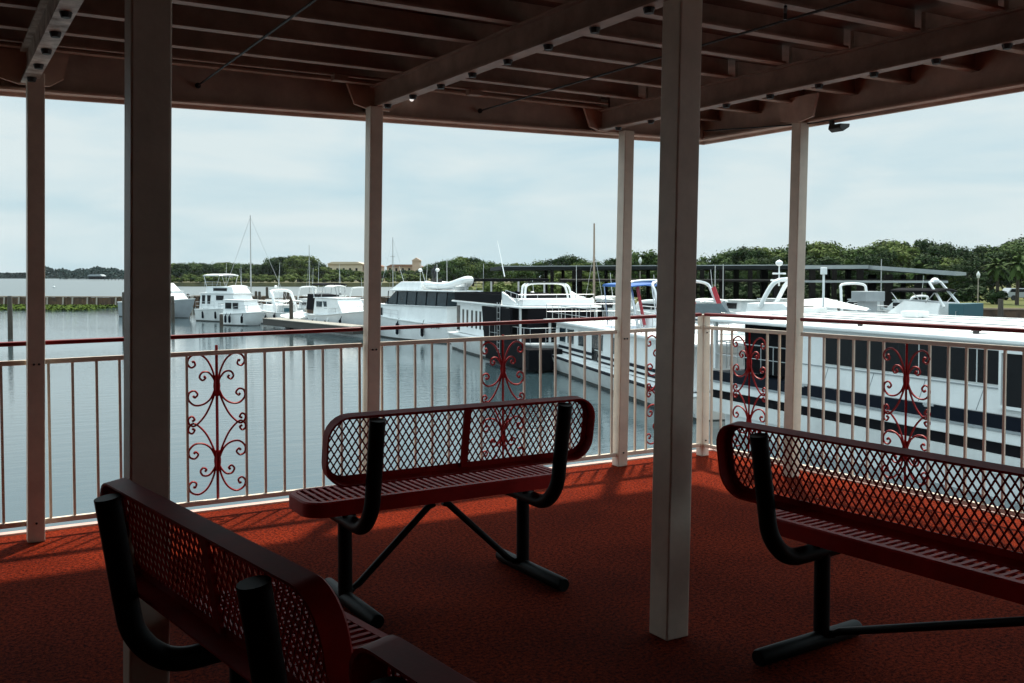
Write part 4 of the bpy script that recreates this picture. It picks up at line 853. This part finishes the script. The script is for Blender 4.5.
# ================================================================== lamps, pole, car
def streetlamp(px, D, h, label, base=1.15):
    t = thing('street_lamp', label, 'street lamp', at(px, D, base)); b = MB(); b.tube([(0, 0, 0), (0, 0, .3), (0, 0, .32), (0, 0, h)], [.12, .1, .06, .05], 8); b.build('pole', 'conc', t)
    b = MB(); b.tube([(0, 0, h), (0, 0, h + .1)], [.12, .14], 8); b.ball((0, 0, h + .3), .21, 10, 1.3); b.tube([(0, 0, h + .55), (0, 0, h + .7)], [.12, .02], 8); b.build('lamp_head', 'lampwhite', t, smooth=True)
streetlamp(978, 104, 3.0, 'white globe street lamp on the lawn at the right'); streetlamp(640, 110, 4.6, 'pale street lamp above the covered dock left of the thick post')
t = thing('dock_pole', 'tall white pole with a light head right of the right railing post', 'pole', at(823.5, 47, .8)); b = MB(); b.tube([(0, 0, 0), (0, 0, 3.7)], .055, 8); b.build('pole', 'gel', t); b = MB(); b.bb(-.12, .12, -.12, .12, 3.7, 4.05); b.build('light_head', 'gel', t, bevel=.03)
t = thing('parked_car', 'silver estate car parked under the trees at the right edge', 'car', at(1020, 128, 1.15), -yr + R_(5))
b = MB(); b.prism([(-2.2, .35), (2.2, .35), (2.25, .8), (1.9, .98), (.9, 1.05), (.4, 1.55), (-1.7, 1.6), (-2.15, 1.05), (-2.25, .8)], 'y', -.85, .85); b.build('body', 'car', t, bevel=.06)
for y in (-.86, .86):
    b = MB(); b.prism([(-1.9, 1.08), (.7, 1.08), (.32, 1.46), (-1.65, 1.5)], 'y', y - .01, y + .01); b.build('window', 'glass', t)
    for x in (-1.4, 1.4): b = MB(); b.tube([(x, y - .08, .34), (x, y + .08, .34)], .34, 14); b.build('wheel', 'tyre', t)
# ================================================================== buildings on the mid shore
def building(px, D, w_, dp, h, m, label, tower=None, base=1.5):
    t = thing('building', label, 'building', at(px, D, base), -yr); b = MB(); b.bb(-w_ / 2, w_ / 2, 0, dp, 0, h); b.build('wall', m, t)
    b = MB(); b.prism([(-w_ / 2 - .6, h + .01), (w_ / 2 + .6, h + .01), (w_ / 2 - 2, h + 1.0), (-w_ / 2 + 2, h + 1.0)], 'y', -.6, dp + .6); b.build('roof', 'tile' if m == 'terra' else 'stucco', t)
    for k in range(int(w_ / 2.8)):
        for fz in range(int(h / 3.2)):
            x = -w_ / 2 + 1.4 + k * 2.8; b = MB(); b.bb(x - .45, x + .45, -.06, .02, 1.2 + fz * 3.2, 2.6 + fz * 3.2); b.build('window', 'glass', t)
    if tower:
        b = MB(); b.bb(tower - 1.8, tower + 1.8, -.8, 3, 0, h + 2.6); b.prism([(tower - 2.2, h + 2.6), (tower + 2.2, h + 2.6), (tower, h + 4.0)], 'y', -1.1, 3.3); b.build('tower', m, t)
    return t
building(345, 432, 15, 12, 7.6, 'stucco', 'cream building on the far shore left of the second railing post')
building(372, 436, 8, 12, 6.6, 'terra', 'small pink walled house partly behind the second railing post')
building(404, 430, 15, 12, 6.4, 'terra', 'pink building with small tower on the far shore above the motor yacht', tower=5.5)
building(318, 430, 8, 8, 4.4, 'stucco', 'low cream house behind shrubs on the far shore')
# ================================================================== trees
def crown_mesh(seed, r, hgt, nclump, nleaf, ls, m, flat=.75, name='crown'):
    rnd = random.Random(seed); b = MB(); cl = []
    for i in range(nclump):
        a = rnd.random() * 6.283; q = math.sqrt(rnd.random()) * .78; zz = rnd.random()
        env = math.sin(math.pi * (.12 + .78 * zz)) ** .6
        c = Vector((math.cos(a) * r * q * env, math.sin(a) * r * q * env, hgt * (.25 + .68 * zz))); cl.append((c, r * rnd.uniform(.15, .32)))
    for i in range(nleaf):
        c, cr_ = rnd.choice(cl); d = Vector((rnd.gauss(0, 1), rnd.gauss(0, 1), rnd.gauss(0, 1))).normalized()
        p = c + Vector((d.x, d.y, d.z * flat)) * cr_ * (rnd.random() ** .5 * rnd.choice((1.0, 1.15, 1.4)))
        n = (d + Vector((rnd.uniform(-.7, .7), rnd.uniform(-.7, .7), rnd.uniform(-.2, .8)))).normalized()
        u = n.orthogonal().normalized(); v = n.cross(u); s = ls * rnd.uniform(.5, 1.3); an = rnd.random() * 6.28
        u2 = u * math.cos(an) + v * math.sin(an); v2 = n.cross(u2)
        b.add([p - u2 * s, p - v2 * s * .5 + u2 * s * .1, p + u2 * s, p + v2 * s * .6], [(0, 1, 2, 3)])
    return b, cl
def proto_tree(kind, seed, r, h, m, nleaf, ls, nc=22):
    t = thing(kind, 'x', 'tree'); b, cl = crown_mesh(seed, r, h, nc, nleaf, ls, m); b.build('crown', m, t)
    b = MB(); b.tube([(0, 0, -.3), (.05, 0, h * .2), (-.05, .1, h * .45), (0, 0, h * .7)], [r * .09, r * .07, r * .05, r * .02], 8)
    for c, cr_ in cl[:8]: b.tube([(0, 0, h * .28), (c * .5 + Vector((0, 0, h * .18))), c], [r * .04, r * .025, r * .012], 5)
    b.build('trunk', 'trunk', t); return t
TP = [proto_tree('oak_tree', 1, 4.6, 8.6, 'leafd', 5200, .28, 52), proto_tree('oak_tree', 2, 4.0, 8.2, 'leafm', 4600, .27, 44), proto_tree('oak_tree', 3, 5.0, 9.0, 'leafm', 5600, .28, 60), proto_tree('oak_tree', 4, 4.2, 7.6, 'leafl', 4200, .27, 40), proto_tree('oak_tree', 5, 4.4, 9.4, 'leafd', 5000, .28, 46)]
used = set()
def tree_at(px, D, ytop, label, grp, base=1.15, k=None, ws=1.0):
    k = random.randrange(5) if k is None else k; src = TP[k]; hs = [8.6, 8.2, 9.0, 7.6, 9.4][k] * .98
    ztop = (275.6 - ytop) / F * D + 4.5; s = (ztop - base) / hs; p = at(px, D, base)
    if k not in used: used.add(k); o = src; o.location = p
    else: o = dup(src, p)
    o.scale = (s * ws, s * ws, s); o.rotation_euler.z = random.random() * 6.28; o['label'] = label; o['group'] = grp; return o
random.seed(23)
tops = [(440, 262), (470, 258), (500, 263), (520, 264), (545, 260), (566, 256), (590, 260), (610, 261), (640, 252), (668, 266), (700, 262), (722, 252), (745, 247), (775, 252), (800, 243), (830, 246), (850, 250), (890, 243), (920, 241), (948, 246), (964, 250), (1000, 243), (1024, 240), (1060, 238)]
def topy(x):
    for (a, p), (c, q) in zip(tops, tops[1:]):
        if a <= x <= c: return p + (q - p) * (x - a) / (c - a)
    return 244
x = 445; i = 0
WL = {0: 'tree in the wooded skyline above the covered dock, left of the thick foreground post', 1: 'tree in the dense dark wood right of the right railing post'}
while x < 1075:
    right = x > 690
    tree_at(x, random.uniform(168, 186) if x > 520 else random.uniform(250, 300), topy(x) + random.uniform(0, 2.5), ('oak in the tall wooded skyline behind the covered dock and lawn' if right else 'oak in the low wooded skyline left of the thick foreground post'), 'oaks of the skyline wood right' if right else 'oaks of the skyline wood left', ws=random.uniform(.95, 1.25))
    x += random.uniform(11, 17) if x > 520 else random.uniform(8, 12)
x = 560
while x < 1080:
    tree_at(x, random.uniform(140, 160), topy(x) + random.uniform(7, 15), 'lower oak in front of the skyline wood behind the covered dock', 'lower oaks before the wood', ws=random.uniform(1.0, 1.35)); x += random.uniform(16, 28)
tree_at(645, 150, 252, 'single round oak rising over the dock roof left of the thick foreground post', None, k=1)
# mid shore
mt = [(165, 264), (200, 264), (230, 263), (262, 265), (271, 258), (290, 256.5), (306, 257), (314, 262.5), (322, 265), (340, 267), (360, 268), (385, 268), (400, 268), (425, 266), (440, 263), (455, 261), (480, 262)]
x = 160
while x < 482:
    y = 264
    for (a, p), (c, q) in zip(mt, mt[1:]):
        if a <= x <= c: y = p + (q - p) * (x - a) / (c - a)
    bld = 325 < x < 430
    tree_at(x, random.uniform(385, 400) if bld else random.uniform(390, 440), y + (random.uniform(2.5, 5) if bld else random.uniform(0, 1.6)), 'oak of the tree belt along the far bank behind the moored boats', 'oaks along the far bank', base=1.5, ws=random.uniform(1.1, 1.5)); x += random.uniform(5.5, 8.5)
sh = thing('shrub', 'x', 'shrub'); b, _ = crown_mesh(9, 2.2, 2.6, 12, 1100, .28, 'leafl'); b.build('foliage', 'leafl', sh); first = True; x = 168
while x < 500:
    p = at(x, random.uniform(370, 380), 1.3); s = random.uniform(.7, 1.5)
    o = sh if first else dup(sh, p); first = False; o.location = p; o.scale = (s * 1.3, s * 1.3, s); o.rotation_euler.z = random.random() * 6; o['label'] = 'light green shrub on the grassy far bank behind the moored boats'; o['group'] = 'shrubs on the far bank'; x += random.uniform(5, 9)
sh2 = thing('hedge', 'x', 'hedge'); b, _ = crown_mesh(12, 3.0, 2.4, 16, 1500, .26, 'leafd'); b.build('foliage', 'leafd', sh2); first = True; x = 600
while x < 990:
    p = at(x, random.uniform(104, 118), 1.1); s = random.uniform(.7, 1.05)
    o = sh2 if first else dup(sh2, p); first = False; o.location = p; o.scale = (s * 1.3, s, s); o.rotation_euler.z = random.random() * 6; o['label'] = 'dark green bush on the lawn seen between the posts of the covered dock'; o['group'] = 'bushes behind the covered dock'; x += random.uniform(12, 24)
x = 462                                                     # reeds and shrubs near the awning and dock
while x < 620:
    p = at(x, random.uniform(118, 135), 1.1); s = random.uniform(.6, 1.0); o = dup(sh, p, random.random() * 6, 'yellow green shrub on the shore behind the dark awning and covered dock', (s, s, s * 1.1)); o['group'] = 'shrubs behind the covered dock'; x += random.uniform(7, 11)
# palms
def palm(px, D, h, label):
    rnd = random.Random(px); t = thing('palm_tree', label, 'palm', at(px, D, 1.15), 0, 'palms on the lawn'); b = MB(); b.tube([(0, 0, -.2), (.1, 0, h * .5), (0, .05, h)], [.22, .17, .16], 8); b.build('trunk', 'trunk', t, smooth=True)
    b = MB()
    for k in range(46):
        a = rnd.random() * 6.283; el = rnd.uniform(-.9, 1.3); l = rnd.uniform(1.3, 1.9); d = Vector((math.cos(a) * math.cos(el), math.sin(a) * math.cos(el), math.sin(el))); sd_ = Vector((-math.sin(a), math.cos(a), 0))
        prev = Vector((0, 0, h))
        for q in range(5):
            u = (q + 1) / 5; pt = Vector((0, 0, h)) + d * l * u + Vector((0, 0, -.6 * u * u)); w_ = .34 * math.sin(math.pi * min(u, .9)) + .05
            for s in (-1, 1):
                for e in range(2): o_ = rnd.uniform(.6, 1.1); b.add([prev, pt, pt + sd_ * s * w_ * o_ + d * .12 - Vector((0, 0, .12)), prev + sd_ * s * w_ * o_ * .8 - Vector((0, 0, .06))], [(0, 1, 2, 3)])
            prev = pt
    b.build('crown', 'leafm', t)
palm(997, 112, 4.4, 'palm tree on the lawn between the globe lamp and the silver car'); palm(1017, 108, 4.6, 'palm tree at the right edge in front of the silver car'); palm(918, 118, 4.0, 'palm tree behind the end of the covered dock')
# far wood
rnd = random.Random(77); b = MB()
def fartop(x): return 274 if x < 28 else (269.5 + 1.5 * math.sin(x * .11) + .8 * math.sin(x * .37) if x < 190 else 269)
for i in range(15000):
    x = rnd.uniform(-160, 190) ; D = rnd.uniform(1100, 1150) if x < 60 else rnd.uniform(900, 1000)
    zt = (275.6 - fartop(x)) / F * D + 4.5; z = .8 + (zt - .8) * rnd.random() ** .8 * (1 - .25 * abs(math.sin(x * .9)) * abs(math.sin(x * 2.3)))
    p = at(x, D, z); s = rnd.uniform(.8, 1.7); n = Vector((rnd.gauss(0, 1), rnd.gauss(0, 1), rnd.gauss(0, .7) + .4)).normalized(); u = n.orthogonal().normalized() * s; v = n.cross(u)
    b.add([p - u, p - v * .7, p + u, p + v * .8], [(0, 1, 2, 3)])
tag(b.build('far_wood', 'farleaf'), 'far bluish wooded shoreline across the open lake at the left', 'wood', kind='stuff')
# ================================================================== haze
hz = MB(); c0 = at(512, 600); 
hz.bb(-1500, 1600, -400, 2000, -7.2, 40)
m = bpy.data.materials.new('haze_air'); m.use_nodes = True; tt = m.node_tree
for n in list(tt.nodes): tt.nodes.remove(n)
mo = tt.nodes.new('ShaderNodeOutputMaterial'); pv = tt.nodes.new('ShaderNodeVolumePrincipled'); pv.inputs['Density'].default_value = .00004; pv.inputs['Color'].default_value = (.80, .90, .97, 1); tt.links.new(pv.outputs[0], mo.inputs['Volume'])
tag(hz.build('haze', m), 'thin pale haze over the lake', 'haze', kind='stuff')
